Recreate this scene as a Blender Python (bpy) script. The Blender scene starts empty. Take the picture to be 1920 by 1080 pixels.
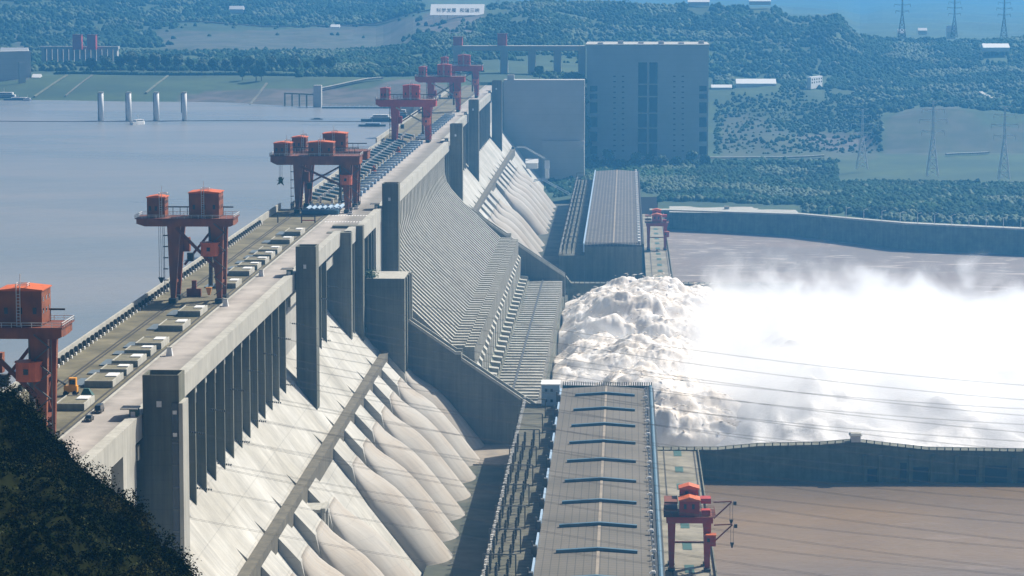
import bpy, math, random
from mathutils import Vector, noise, Matrix
random.seed(7)
R = math.radians
S = bpy.context.scene
COL = S.collection

# ---------------------------------------------------------------- camera
FPX, VX, HY, ZC = 5300.0, 1176.0, -60.0, 304.0      # focal length in px of a 1920 px frame; the dam axis runs along +Y
PITCH = math.atan((540 - HY) / FPX)
YAW = math.atan((VX - 960) * math.cos(PITCH) / FPX)
cd = bpy.data.cameras.new('camera'); cam = bpy.data.objects.new('camera', cd); COL.objects.link(cam)
cam.location = (0, 0, ZC); cam.rotation_euler = (math.pi / 2 - PITCH, 0, YAW)
cd.sensor_width = 36; cd.lens = FPX / 1920 * 36; cd.clip_start = 5; cd.clip_end = 40000
S.camera = cam
# ---------------------------------------------------------------- light
SUN = Vector((0.50, 0.50, 0.70)).normalized()
EL = math.asin(SUN.z); AZ = math.atan2(SUN.x, SUN.y)
w = bpy.data.worlds.new('World'); S.world = w; w.use_nodes = True
nt = w.node_tree; bg = nt.nodes['Background']
sky = nt.nodes.new('ShaderNodeTexSky'); sky.sky_type = 'NISHITA'; sky.sun_disc = False
sky.sun_elevation = EL; sky.sun_rotation = AZ; sky.altitude = 200; sky.dust_density = 4.0; sky.air_density = .8; sky.ozone_density = .5
nt.links.new(sky.outputs[0], bg.inputs[0]); bg.inputs[1].default_value = 0.05
sl = bpy.data.lights.new('sun', 'SUN'); sl.energy = 5.0; sl.angle = R(0.5); sl.color = (1, 0.93, 0.82)
so = bpy.data.objects.new('sun', sl); COL.objects.link(so)
so.rotation_euler = SUN.to_track_quat('Z', 'Y').to_euler(); so.location = (0, 0, 900)
S.view_settings.view_transform = 'Standard'; S.view_settings.look = 'None'
S.view_settings.exposure = 0.52; S.view_settings.gamma = 1
S.cycles.use_denoising = True
S.cycles.max_bounces = 8; S.cycles.diffuse_bounces = 2; S.cycles.glossy_bounces = 3
S.cycles.volume_bounces = 5; S.cycles.transparent_max_bounces = 12
S.cycles.volume_step_rate = 1.0; S.cycles.volume_max_steps = 256

# ---------------------------------------------------------------- pixel rays (1920x1080 photograph) to real positions
_fw = (-math.sin(YAW) * math.cos(PITCH), math.cos(YAW) * math.cos(PITCH), -math.sin(PITCH))
_rt = (math.cos(YAW), math.sin(YAW), 0.0)
_up = (-math.sin(YAW) * math.sin(PITCH), math.cos(YAW) * math.sin(PITCH), math.cos(PITCH))
def ray(x, y):
    a, b = (x - 960) / FPX, (540 - y) / FPX
    return [_fw[i] + a * _rt[i] + b * _up[i] for i in range(3)]
def atz(x, y, z):
    r = ray(x, y); t = (z - ZC) / r[2]; return Vector((r[0] * t, r[1] * t, z))
def aty(x, y, Y):
    r = ray(x, y); t = Y / r[1]; return Vector((r[0] * t, Y, ZC + r[2] * t))

# ---------------------------------------------------------------- mesh helpers
class MB:
    def __init__(s): s.v = []; s.f = []
    def add(s, vs, fs):
        n = len(s.v); s.v += [tuple(v) for v in vs]; s.f += [tuple(i + n for i in f) for f in fs]; return s
    def box(s, x0, x1, y0, y1, z0, z1):
        return s.add([(x0,y0,z0),(x1,y0,z0),(x1,y1,z0),(x0,y1,z0),(x0,y0,z1),(x1,y0,z1),(x1,y1,z1),(x0,y1,z1)],
                     [(3,2,1,0),(4,5,6,7),(0,1,5,4),(1,2,6,5),(2,3,7,6),(3,0,4,7)])
    def taper(s, c0, w0, c1, w1):      # tapered box between two centres; w = (wx, wy)
        vs = []
        for c, ww in ((c0, w0), (c1, w1)):
            for sx, sy in ((-1,-1),(1,-1),(1,1),(-1,1)):
                vs.append((c[0] + sx * ww[0] / 2, c[1] + sy * ww[1] / 2, c[2]))
        return s.add(vs, [(3,2,1,0),(4,5,6,7),(0,1,5,4),(1,2,6,5),(2,3,7,6),(3,0,4,7)])
    def pxz(s, poly, y0, y1):          # polygon in X,Z extruded along Y
        n = len(poly)
        a = sum(poly[i][0] * poly[(i+1) % n][1] - poly[(i+1) % n][0] * poly[i][1] for i in range(n))
        if a < 0: poly = poly[::-1]
        vs = [(x, y0, z) for x, z in poly] + [(x, y1, z) for x, z in poly]
        fs = [tuple(range(n)), tuple(range(2*n-1, n-1, -1))]
        fs += [(i, i + n, (i+1) % n + n, (i+1) % n) for i in range(n)]
        return s.add(vs, fs)
    def pxy(s, poly, z0, z1):
        n = len(poly)
        a = sum(poly[i][0] * poly[(i+1) % n][1] - poly[(i+1) % n][0] * poly[i][1] for i in range(n))
        if a < 0: poly = poly[::-1]
        vs = [(x, y, z0) for x, y in poly] + [(x, y, z1) for x, y in poly]
        fs = [tuple(range(n-1, -1, -1)), tuple(range(n, 2*n))]
        fs += [(i, (i+1) % n, (i+1) % n + n, i + n) for i in range(n)]
        return s.add(vs, fs)
    def bar(s, p, q, w=.3, h=None):
        p, q = Vector(p), Vector(q); h = h or w
        d = (q - p).normalized(); u = d.cross(Vector((0,0,1)))
        if u.length < .05: u = Vector((1,0,0))
        u.normalize(); t = u.cross(d).normalized()
        vs = [c + u * (a * w / 2) + t * (b * h / 2) for c in (p, q) for a, b in ((-1,-1),(1,-1),(1,1),(-1,1))]
        return s.add(vs, [(3,2,1,0),(4,5,6,7),(0,1,5,4),(1,2,6,5),(2,3,7,6),(3,0,4,7)])
    def tube(s, pts, r, n=8, cap=True):
        pts = [Vector(p) for p in pts]; rs = r if isinstance(r, (list, tuple)) else [r] * len(pts)
        vs = []; fs = []
        for i, p in enumerate(pts):
            d = (pts[min(i+1, len(pts)-1)] - pts[max(i-1, 0)]).normalized()
            u = d.cross(Vector((0,0,1)))
            if u.length < .05: u = Vector((1,0,0))
            u.normalize(); t = d.cross(u).normalized()
            for k in range(n):
                a = 2 * math.pi * k / n
                vs.append(p + u * (math.cos(a) * rs[i]) + t * (math.sin(a) * rs[i]))
        for i in range(len(pts) - 1):
            for k in range(n):
                fs.append((i*n+k, i*n+(k+1) % n, (i+1)*n+(k+1) % n, (i+1)*n+k))
        if cap: fs += [tuple(range(n-1, -1, -1)), tuple((len(pts)-1)*n + k for k in range(n))]
        return s.add(vs, fs)
    def build(s, name, m, parent=None, smooth=False, off=None):
        me = bpy.data.meshes.new(name)
        v = s.v
        if parent is not None and off is None: off = ORG.get(parent.name, Vector())
        if off is not None: v = [(a[0]-off[0], a[1]-off[1], a[2]-off[2]) for a in v]
        me.from_pydata(v, [], s.f); me.update()
        o = bpy.data.objects.new(name, me); COL.objects.link(o)
        me.materials.append(m)
        if parent is not None: o.parent = parent
        if smooth: me.polygons.foreach_set('use_smooth', [True] * len(me.polygons))
        return o
ORG = {}
def tag(o, label=None, cat=None, group=None, kind=None):
    if label: o['label'] = label
    if cat: o['category'] = cat
    if group: o['group'] = group
    if kind: o['kind'] = kind
    return o
def thing(name, loc, label, cat, group=None):
    """Empty at the base. Parts given in WORLD coordinates are shifted (ORG)."""
    o = bpy.data.objects.new(name, None); COL.objects.link(o); o.location = loc
    ORG[o.name] = Vector(loc); tag(o, label, cat, group); return o
def loc_thing(name, label, cat, group=None):
    """Empty at the origin: parts are given in local coordinates, the thing is placed afterwards."""
    o = bpy.data.objects.new(name, None); COL.objects.link(o); tag(o, label, cat, group); return o
def dup(o, loc, label=None, rz=None, parent=None, sc=None):
    c = o.copy(); COL.objects.link(c)
    if parent is None: c.location = loc
    else: c.parent = parent
    if label: c['label'] = label
    if rz is not None: c.rotation_euler = (0, 0, rz)
    if sc: c.scale = sc
    for ch in list(o.children): dup(ch, None, None, None, c)
    return c

# ---------------------------------------------------------------- materials
def mat(name, col, rough=.8, var=0.0, scale=.2, metal=0.0, bump=0.0, streak=0.0, col2=None, spec=None, grid=None, c2scale=.03, c2pos=.5, c2w=.15, sdir=(1, 1, .05), sscale=.5):
    m = bpy.data.materials.new(name); m.use_nodes = True; n = m.node_tree.nodes; L = m.node_tree.links
    b = n['Principled BSDF']; b.inputs['Roughness'].default_value = rough; b.inputs['Metallic'].default_value = metal
    if spec is not None: b.inputs['Specular IOR Level'].default_value = spec
    geo = n.new('ShaderNodeNewGeometry')
    tc = n.new('ShaderNodeTexCoord')
    cur = None
    rgb = n.new('ShaderNodeRGB'); rgb.outputs[0].default_value = (*col, 1); cur = rgb.outputs[0]
    def mul(fac_out, lo, hi, cur):
        mr = n.new('ShaderNodeMapRange'); mr.inputs[3].default_value = lo; mr.inputs[4].default_value = hi
        mr.inputs[1].default_value = .3; mr.inputs[2].default_value = .7
        L.new(fac_out, mr.inputs[0])
        mx = n.new('ShaderNodeMix'); mx.data_type = 'RGBA'; mx.blend_type = 'MULTIPLY'; mx.inputs[0].default_value = 1
        L.new(cur, mx.inputs[6]); L.new(mr.outputs[0], mx.inputs[7]); return mx.outputs[2]
    if col2:
        ns = n.new('ShaderNodeTexNoise'); ns.inputs['Scale'].default_value = c2scale; ns.inputs['Detail'].default_value = 6
        L.new(geo.outputs['Position'], ns.inputs['Vector'])
        mr = n.new('ShaderNodeMapRange'); mr.inputs[1].default_value = c2pos - c2w; mr.inputs[2].default_value = c2pos + c2w
        L.new(ns.outputs[0], mr.inputs[0])
        mx = n.new('ShaderNodeMix'); mx.data_type = 'RGBA'; L.new(mr.outputs[0], mx.inputs[0])
        L.new(cur, mx.inputs[6]); mx.inputs[7].default_value = (*col2, 1); cur = mx.outputs[2]
    if var:
        ns = n.new('ShaderNodeTexNoise'); ns.inputs['Scale'].default_value = scale; ns.inputs['Detail'].default_value = 8
        ns.inputs['Roughness'].default_value = .65
        L.new(geo.outputs['Position'], ns.inputs['Vector']); cur = mul(ns.outputs[0], 1 - var, 1 + var, cur)
    if streak:
        mp = n.new('ShaderNodeMapping'); mp.inputs['Scale'].default_value = sdir
        L.new(geo.outputs['Position'], mp.inputs[0])
        ns = n.new('ShaderNodeTexNoise'); ns.inputs['Scale'].default_value = sscale; ns.inputs['Detail'].default_value = 7; ns.inputs['Roughness'].default_value = .7
        L.new(mp.outputs[0], ns.inputs['Vector']); cur = mul(ns.outputs[0], 1 - streak, 1 + streak * .6, cur)
    if grid:   # grid = (axis scales, line width, darkness): joints between pours / sheets
        sx, sy, sz, lw, dk = grid
        sep = n.new('ShaderNodeSeparateXYZ'); L.new(geo.outputs['Position'], sep.inputs[0])
        for i, sc_ in enumerate((sx, sy, sz)):
            if not sc_: continue
            dv = n.new('ShaderNodeMath'); dv.operation = 'DIVIDE'; L.new(sep.outputs[i], dv.inputs[0]); dv.inputs[1].default_value = sc_
            fr = n.new('ShaderNodeMath'); fr.operation = 'FRACT'; L.new(dv.outputs[0], fr.inputs[0])
            lt = n.new('ShaderNodeMath'); lt.operation = 'LESS_THAN'; L.new(fr.outputs[0], lt.inputs[0]); lt.inputs[1].default_value = lw / sc_
            mx = n.new('ShaderNodeMix'); mx.data_type = 'RGBA'; mx.blend_type = 'MULTIPLY'; L.new(lt.outputs[0], mx.inputs[0])
            L.new(cur, mx.inputs[6]); mx.inputs[7].default_value = (dk, dk, dk, 1); cur = mx.outputs[2]
    L.new(cur, b.inputs['Base Color'])
    if bump:
        ns = n.new('ShaderNodeTexNoise'); ns.inputs['Scale'].default_value = scale * 3; ns.inputs['Detail'].default_value = 6
        L.new(geo.outputs['Position'], ns.inputs['Vector'])
        bp = n.new('ShaderNodeBump'); bp.inputs['Strength'].default_value = 1; bp.inputs['Distance'].default_value = bump
        L.new(ns.outputs[0], bp.inputs['Height']); L.new(bp.outputs[0], b.inputs['Normal'])
    return m

HAZE_COL = (.11, .46, .95, 1); HAZE_D = 1.25e-4
M = {}
M['concrete'] = mat('concrete', (.185, .185, .145), .9, .20, .06, streak=.32, grid=(0, 0, 4.0, .16, .84), col2=(.105, .11, .08), c2scale=.018)
M['pale_concrete'] = mat('pale_concrete', (.42, .41, .36), .9, .16, .08, streak=.24, grid=(0, 14, 0, .25, .85))
M['slope'] = mat('slope_concrete', (.48, .47, .43), .9, sdir=(.05, 1, .05), sscale=.35, streak=.22, var=.2, scale=.07, col2=(.37, .355, .31), c2scale=.03, grid=(0, 21.2, 9, .3, .86))
M['penstock'] = mat('penstock_concrete', (.46, .435, .39), .85, sdir=(.07, 1, .07), sscale=.4, streak=.2, var=.16, scale=.06, col2=(.33, .29, .24), c2scale=.06, grid=(0, 0, 5, .2, .93))
M['dark_concrete'] = mat('dark_concrete', (.15, .165, .105), .9, .35, .15, streak=.3, grid=(0, 0, 3.0, .15, .8))  # dark tone; on river walls and spillway body it stands for shade
M['road'] = mat('road', (.40, .365, .33), .9, .2, .07, col2=(.31, .28, .25), c2scale=.02, grid=(0, 20, 0, .3, .8))
M['deck'] = mat('deck', (.17, .15, .09), .9, .35, .15, col2=(.095, .085, .045), c2scale=.06, grid=(0, 10, 0, .3, .7))
M['gallery'] = mat('gallery_concrete', (.125, .112, .08), .9, .3, .15, streak=.3)
M['rail'] = mat('rail', (.035, .032, .025), .7, .3, .3)
M['red'] = mat('crane_red', (.33, .085, .010), .55, .25, .5, streak=.25, col2=(.17, .045, .015), c2scale=.25)
M['orange'] = mat('crane_orange', (.62, .125, .022), .5, .15, .5, streak=.15)
M['dark_red'] = mat('crane_dark_red', (.17, .04, .014), .6, .3, .6)
M['deep_red'] = mat('crane_deep_red', (.42, .035, .022), .5, .2, .5)
M['steel'] = mat('steel', (.10, .105, .10), .5, .3, .5, metal=.3)
M['dark'] = mat('dark_steel', (.025, .03, .028), .6, .3, .5)
M['white'] = mat('white_paint', (.72, .72, .70), .6, .08, .5)
M['glass'] = mat('dark_glass', (.02, .03, .04), .15)
M['yellow'] = mat('yellow_paint', (.75, .32, .02), .5, .1, .5)
M['blue'] = mat('blue_metal', (.06, .14, .20), .5, .2, .3)
M['paleblue'] = mat('pale_blue_paint', (.30, .42, .55), .6, .1, .3)
M['grating'] = mat('grating', (.12, .16, .19), .6, .3, .8, grid=(0, .9, 0, .3, .6))
M['housing'] = mat('housing_wall', (.24, .25, .20), .9, .25, .4, streak=.2)
M['moss_roof'] = mat('moss_roof', (.17, .155, .10), .9, .3, .4)
M['roof'] = mat('powerhouse_roof', (.15, .135, .11), .85, .16, .1, streak=0, grid=(2.7, 3.6, 0, .32, .62), col2=(.105, .095, .075), c2scale=.05)
M['farroof'] = mat('far_roof', (.13, .125, .115), .85, .25, .1, grid=(2.7, 10.6, 0, 1.6, .55), col2=(.14, .13, .12), c2scale=.05)
M['platform'] = mat('platform', (.13, .12, .085), .9, .35, .2, grid=(0, 5, 0, .8, .55), col2=(.08, .08, .05), c2scale=.06)
M['trench'] = mat('trench_ground', (.11, .105, .075), .95, .3, .1, col2=(.05, .06, .04), c2scale=.04)
M['apron'] = mat('apron', (.27, .23, .18), .9, .25, .1)
M['tail'] = mat('tailrace_deck', (.27, .245, .19), .9, .25, .15, grid=(0, 8, 0, .3, .7), col2=(.17, .155, .11), c2scale=.06)
M['green'] = mat('green_paint', (.03, .10, .08), .5, .2, .3)
M['rust'] = mat('rusty_steel', (.16, .05, .02), .8, .3, .6)
M['wire'] = mat('power_wire', (.10, .10, .10), .6)
M['shrub'] = mat('shrub_leaves', (.045, .075, .012), .75, .6, .35, col2=(.10, .11, .02), c2scale=.12, c2pos=.6, c2w=.12)
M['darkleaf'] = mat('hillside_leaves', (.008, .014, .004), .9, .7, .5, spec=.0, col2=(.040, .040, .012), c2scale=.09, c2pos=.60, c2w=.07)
M['soil'] = mat('hillside_soil', (.012, .015, .006), 1, .5, .3, spec=0)
M['tree'] = mat('tree_leaves', (.015, .045, .022), .9, .5, .02, spec=.1, col2=(.028, .066, .024), c2scale=.008, c2pos=.55, c2w=.1)
M['tree_light'] = mat('tree_leaves_light', (.035, .075, .026), .8, .5, .1)
M['trunk'] = mat('trunk', (.08, .055, .035), .9, .3, .5)
M['rock'] = mat('riprap', (.26, .22, .20), .95, .4, .05, col2=(.18, .16, .15), c2scale=.02)
M['lattice'] = mat('galvanised_steel', (.60, .61, .61), .6, .1, .5)
M['car_dark'] = mat('car_dark', (.02, .025, .025), .3); M['car_white'] = mat('car_white', (.7, .7, .7), .3)
M['tyre'] = mat('tyre', (.02, .02, .02), .9)
M['boat_hull'] = mat('boat_hull', (.05, .09, .12), .6, .2, .2)
M['lift'] = mat('lift_wall', (.44, .43, .40), .9, .1, .03, grid=(0, 0, 6.2, .35, .9))
M['slit'] = mat('recess_dark', (.012, .03, .045), .6)  # near-black for windows and vents; on the river wall, painted recess shade

def water_mat(name, col, col2, sc, dist, rough, foam=None, foam_pos=.62, stretch=(1, 1, 1)):
    m = bpy.data.materials.new(name); m.use_nodes = True; n = m.node_tree.nodes; L = m.node_tree.links
    b = n['Principled BSDF']; b.inputs['Roughness'].default_value = rough; b.inputs['IOR'].default_value = 1.33
    geo = n.new('ShaderNodeNewGeometry'); mp = n.new('ShaderNodeMapping'); mp.inputs['Scale'].default_value = stretch
    L.new(geo.outputs['Position'], mp.inputs[0])
    n1 = n.new('ShaderNodeTexNoise'); n1.inputs['Scale'].default_value = .006; n1.inputs['Detail'].default_value = 7; n1.inputs['Distortion'].default_value = .6
    L.new(mp.outputs[0], n1.inputs['Vector'])
    mr = n.new('ShaderNodeMapRange'); mr.inputs[1].default_value = .38; mr.inputs[2].default_value = .62; L.new(n1.outputs[0], mr.inputs[0])
    mx = n.new('ShaderNodeMix'); mx.data_type = 'RGBA'; L.new(mr.outputs[0], mx.inputs[0])
    mx.inputs[6].default_value = (*col, 1); mx.inputs[7].default_value = (*col2, 1); cur = mx.outputs[2]
    if foam:
        n3 = n.new('ShaderNodeTexNoise'); n3.inputs['Scale'].default_value = .05; n3.inputs['Detail'].default_value = 9
        n3.inputs['Roughness'].default_value = .7; n3.inputs['Distortion'].default_value = 1.2; L.new(mp.outputs[0], n3.inputs['Vector'])
        m3 = n.new('ShaderNodeMapRange'); m3.inputs[1].default_value = foam_pos - .05; m3.inputs[2].default_value = foam_pos + .09; L.new(n3.outputs[0], m3.inputs[0])
        x3 = n.new('ShaderNodeMix'); x3.data_type = 'RGBA'; L.new(m3.outputs[0], x3.inputs[0]); L.new(cur, x3.inputs[6])
        x3.inputs[7].default_value = (*foam, 1); cur = x3.outputs[2]
    L.new(cur, b.inputs['Base Color'])
    n2 = n.new('ShaderNodeTexNoise'); n2.inputs['Scale'].default_value = sc; n2.inputs['Detail'].default_value = 8; n2.inputs['Roughness'].default_value = .6
    L.new(mp.outputs[0], n2.inputs['Vector'])
    bp = n.new('ShaderNodeBump'); bp.inputs['Strength'].default_value = 1; bp.inputs['Distance'].default_value = dist
    L.new(n2.outputs[0], bp.inputs['Height']); L.new(bp.outputs[0], b.inputs['Normal'])
    return m
M['reservoir'] = water_mat('reservoir_water', (.26, .265, .27), (.195, .225, .245), .045, 1.3, .26, stretch=(.55, 1, 1))
M['brown'] = water_mat('brown_water', (.25, .165, .085), (.17, .13, .095), .09, 1.4, .28, foam=(.33, .25, .20), foam_pos=.66, stretch=(.6, 1, 1))
M['rapid'] = water_mat('rapid_water', (.24, .19, .16), (.20, .17, .15), .12, 1.6, .6, foam=(.58, .52, .47), foam_pos=.60, stretch=(.45, 1.2, 1))

# ---------------------------------------------------------------- setting: waters and ground sheets
def sheet(name, m, x0, x1, y0, y1, z, kind='structure'):
    o = MB().add([(x0,y0,z),(x1,y0,z),(x1,y1,z),(x0,y1,z)], [(0,1,2,3)]).build(name, m); tag(o, kind=kind); return o
sheet('reservoir_water', M['reservoir'], -4000, -171, -300, 6000, 165)
sheet('river_water', M['brown'], 20, 2500, -300, 1297, 68)
sheet('tailrace_water', M['rapid'], 20, 2500, 1958, 2620, 68)
sheet('stilling_basin_water', M['rapid'], -60, 2500, 1299, 1958, 68.5)


# grime gathered along the kerb and the parapet of the crest road
m = M['road']; n = m.node_tree.nodes; L = m.node_tree.links; b = n['Principled BSDF']; src = b.inputs['Base Color'].links[0].from_socket
geo = n.new('ShaderNodeNewGeometry'); sp = n.new('ShaderNodeSeparateXYZ'); L.new(geo.outputs['Position'], sp.inputs[0])
ns = n.new('ShaderNodeTexNoise'); ns.inputs['Scale'].default_value = .12; ns.inputs['Detail'].default_value = 8; L.new(geo.outputs['Position'], ns.inputs['Vector'])
ad = n.new('ShaderNodeMath'); ad.operation = 'MULTIPLY_ADD'; L.new(ns.outputs[0], ad.inputs[0]); ad.inputs[1].default_value = 7.0; L.new(sp.outputs[0], ad.inputs[2])
mr = n.new('ShaderNodeMapRange'); mr.inputs[1].default_value = -132.4; mr.inputs[2].default_value = -127.5; mr.inputs[4].default_value = .62; L.new(ad.outputs[0], mr.inputs[0])
mr2 = n.new('ShaderNodeMapRange'); mr2.inputs[1].default_value = -137.2; mr2.inputs[2].default_value = -139.8; mr2.inputs[4].default_value = .4; L.new(ad.outputs[0], mr2.inputs[0])
mx0 = n.new('ShaderNodeMath'); mx0.operation = 'MAXIMUM'; L.new(mr.outputs[0], mx0.inputs[0]); L.new(mr2.outputs[0], mx0.inputs[1])
mx = n.new('ShaderNodeMix'); mx.data_type = 'RGBA'; L.new(mx0.outputs[0], mx.inputs[0]); L.new(src, mx.inputs[6]); mx.inputs[7].default_value = (.12, .115, .095, 1)
L.new(mx.outputs[2], b.inputs['Base Color'])
# ================================================================ THE DAM
dam = thing('concrete_dam', (-150, 1300, 60), 'long grey concrete gravity dam with tall towers, ribbed spillway and road along its crest', 'dam')
def dpart(mb, name, m='concrete', parent=None, **k): return mb.build(name, M[m], parent or dam, off=ORG[dam.name], **k)
SL = 1.27
def surf(x): return 131.6 - SL * (x + 120)
def prof(xr=-60):
    return [(-171.0, 50), (-171.0, 183), (-135, 183), (-135, surf(-135)), (xr, surf(xr)), (xr, 50)]
Y_A0, Y_A1 = 420, 1322
Y_S0, Y_S1 = 1334, 1893
Y_B0, Y_B1 = 1905, 2885
dpart(MB().pxz(prof(), Y_A0, Y_A1), 'slope_face', 'slope'); dpart(MB().pxz(prof(), Y_B0, Y_B1), 'slope_face', 'slope')
# solid end wall flush with the fascia beside the hill, with its two tall openings
eb = MB()
for a, b in ((420, 600), (640, 655), (712, 731)): eb.box(-134.9, -128.8, a, b, 60, 179.5)
for a in (600, 655): eb.box(-134.9, -128.8, a - 0.01, a + 40, 175, 179.5)
dpart(eb, 'end_wall', 'pale_concrete')
# crest deck, split by sections: X of the downstream edge differs
secs = [(420, 1268, -171.4, -131.0, -128.7), (1268, 1292, -171.4, -126.4, -124.0), (1292, 1395, -171.4, -123.4, -121.0),
        (1395, 1936, -166.0, -123.8, -121.4), (1936, 2140, -171.4, -127, -124.6), (2140, 2885, -171.4, -131.0, -128.7)]
dk = MB(); fa = MB(); rd = MB(); pr = MB(); pc = MB()
for y0, y1, xu, xe, xf in secs:
    dk.box(xu, xe, y0, y1, 183.01, 185.0)
    fa.box(xe, xf, y0, y1, 179.4, 186.0)
    fa.box(xe - .8, xe, y0, y1, 185.0, 185.9)
    rd.box(-143.2, xe - .8, y0, y1, 185.0, 185.02 + .02)
    pr.box(xu - .7, xu, y0, y1, 178, 188.0)
dpart(dk, 'crest_deck', 'deck'); dpart(fa, 'fascia_beam', 'pale_concrete'); dpart(rd, 'road_surface', 'road')
dpart(pr, 'upstream_parapet', 'pale_concrete')
# upstream brackets on the parapet
y = 640
nb = 0
while y < 1330:
    b = MB().taper((-170.7, y + 1.2, 185), (.9, 1.1), (-170.7, y + 1.2, 186.0), (1.3, 2.2)).taper((-170.7, y + 1.2, 186.0), (1.3, 2.2), (-170.7, y + 1.2, 187.1), (.9, 1.2))
    if nb < 99: br_ = dpart(b, 'bracket', 'dark'); dpart(MB().box(-169.95, -169.6, y + 2.0, y + 3.4, 185, 185.9), 'bracket_foot', 'white', br_)
    nb += 1; y += 6.8
# crane rails, kerb and shoulder stripes
rl = MB()
for x in (-144.6, -146.3, -161.4, -162.7): rl.box(x, x + .55, 420, 2885, 185.0, 185.16)
dpart(rl, 'crane_rail', 'rail')
kb = MB().box(-143.9, -143.2, 420, 2885, 185.0, 185.22); dpart(kb, 'kerb', 'pale_concrete')
sh = MB()
# cross walk stripes near the second crane
for yy in (1322, 1356):
    sh = MB()
    for k in range(14): sh.box(-142 + k * 1.35, -141.3 + k * 1.35, yy, yy + 4, 185.04, 185.065)
    dpart(sh, 'road_marking', 'white')
# recess behind the fascia: fins and the strut beam
def fin(y, x1=-129.0, x0=-135.2, zt=179.4, th=1.5):
    poly = [(x0, zt), (x1, zt), (x1, surf(x1) - 1), (x0, surf(x0) - 1)]
    dpart(MB().pxz(poly, y, y + th), 'fin')
ys = [753.0, 773, 793, 813.5] + [834.5 + 20.45 * k for k in range(11)] + [1059.8, 1186, 1207]
for y in ys: fin(y)
for y in (1272, 1283): fin(y, -124.3, -135.2)
for y in (1303, 1322, 1340, 1352): fin(y, -121.4, -135.2)
for k in range(16): fin(1960 + 20.45 * k)
for k in range(19): fin(2305 + 20.45 * k)
st = MB()
st.box(-133.8, -131.6, 750, 1089, 171.5, 175.5).box(-133.8, -131.6, 1099, 1262, 171.5, 175.5)
for k in range(14): st.box(-131.6, -130.6, 758 + 20.45 * k + 4, 758 + 20.45 * k + 9, 175.5, 178)
dpart(st, 'strut_beam', 'pale_concrete')
# small piers beside the spillway
dpart(MB().pxz([(-135, 185.4), (-123.9, 185.4), (-123.9, surf(-123.9) - 1), (-135, surf(-135) - 1)], 1265, 1271), 'pier')
dpart(MB().pxz([(-135, 186.2), (-120.9, 186.2), (-120.9, surf(-120.9) - 1), (-135, surf(-135) - 1)], 1290, 1297), 'pier')
dpart(MB().box(-129, -121.15, 1361, 1394.5, 110, 179.5), 'wall_pilaster', 'pale_concrete')
# lift towers
def tower(y, x0, x1, zt=196.4, d=10.2, recess=True):
    b = MB(); zb = surf(x1) - 3
    b.box(x0, x1, y, y + d, zb, zt - 1.6)
    for a in ((x0, x0 + .5, y, y + d), (x1 - .5, x1, y, y + d), (x0 + .5, x1 - .5, y, y + .5), (x0 + .5, x1 - .5, y + d - .5, y + d)):
        b.box(*a, zt - 1.6, zt)
    t = dpart(b, 'lift_tower')
    dpart(MB().box(x0 + (x1-x0)*.38, x0 + (x1-x0)*.52, y - .12, y - .003, zt - 8.6, zt - 7.0), 'hatch', 'white', t).parent = t
    return t
def fixp(t):   # sub-parts were given the dam's offset already
    return t
tower(740, -128.4, -118.7); tower(1089, -128.3, -120.4); tower(1394.6, -121.0, -112.9, 197.8)
tower(1936.8, -121.1, -112.6, 197.6); tower(2289, -128.0, -119.8, 197.8); tower(2690, -128.2, -118.6, 197.6)
# glazed shaft on the near tower
gs = MB().box(-120.6, -118.9, 739.4, 739.99, 120, 189)
t0 = dpart(gs, 'shaft_glazing', 'glass')
dpart(MB().box(-118.69, -117.6, 739.2, 749, 120, 189), 'shaft_wall', 'pale_concrete')
for z in (187, 181): dpart(MB().box(-120.3, -119.2, 739.1, 739.38, z - 1, z), 'shaft_lamp', 'white')
for k in range(9): dpart(MB().box(-120.6, -118.9, 739.2, 739.38, 130 + 6 * k, 130.5 + 6 * k), 'shaft_transom', 'steel')
# mid tower door kiosks on the road edge
for (y, x) in ((735, -129), (1083, -129), (1388, -122), (1930, -122), (2283, -129), (2684, -129)):
    k = MB().box(x - 2.2, x, y, y + 3.2, 185.04, 188.0)
    kk = thing('kiosk', (x - 1, y, 185.04), 'roofed kiosk on the road edge beside the ' +
               {735: 'nearest tower', 1083: 'second tower from the hillside', 1388: 'tower at the near end of the spillway',
                1930: 'tower at the far end of the spillway', 2283: 'second farthest tower', 2684: 'farthest tower'}[y], 'kiosk', 'kiosks at the towers')
    k.build('cabin_wall', M['green'], kk)
    MB().box(x - 4.4, x + .2, y - 1.2, y + 4, 188.0, 188.35).build('canopy', M['pale_concrete'], kk)
    MB().box(x - 1.8, x - .6, y - .08, y - .01, 186, 187.3).build('window', M['white'], kk)

# inspection gallery beam along the slope, in two lengths
for y0, y1 in ((640, 1322), (2022, 2800)):
    b = MB()
    b.pxz([(-113.9, 118), (-113.9, 126.3), (-110.3, 126.3), (-110.3, 112)], y0, y1)
    dpart(b, 'gallery_beam', 'gallery')
    h = MB()
    h.box(-113.4, -110.8, y1 - 14, y1, 126.31, 128.2); dpart(h, 'gallery_head', 'dark')
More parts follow.
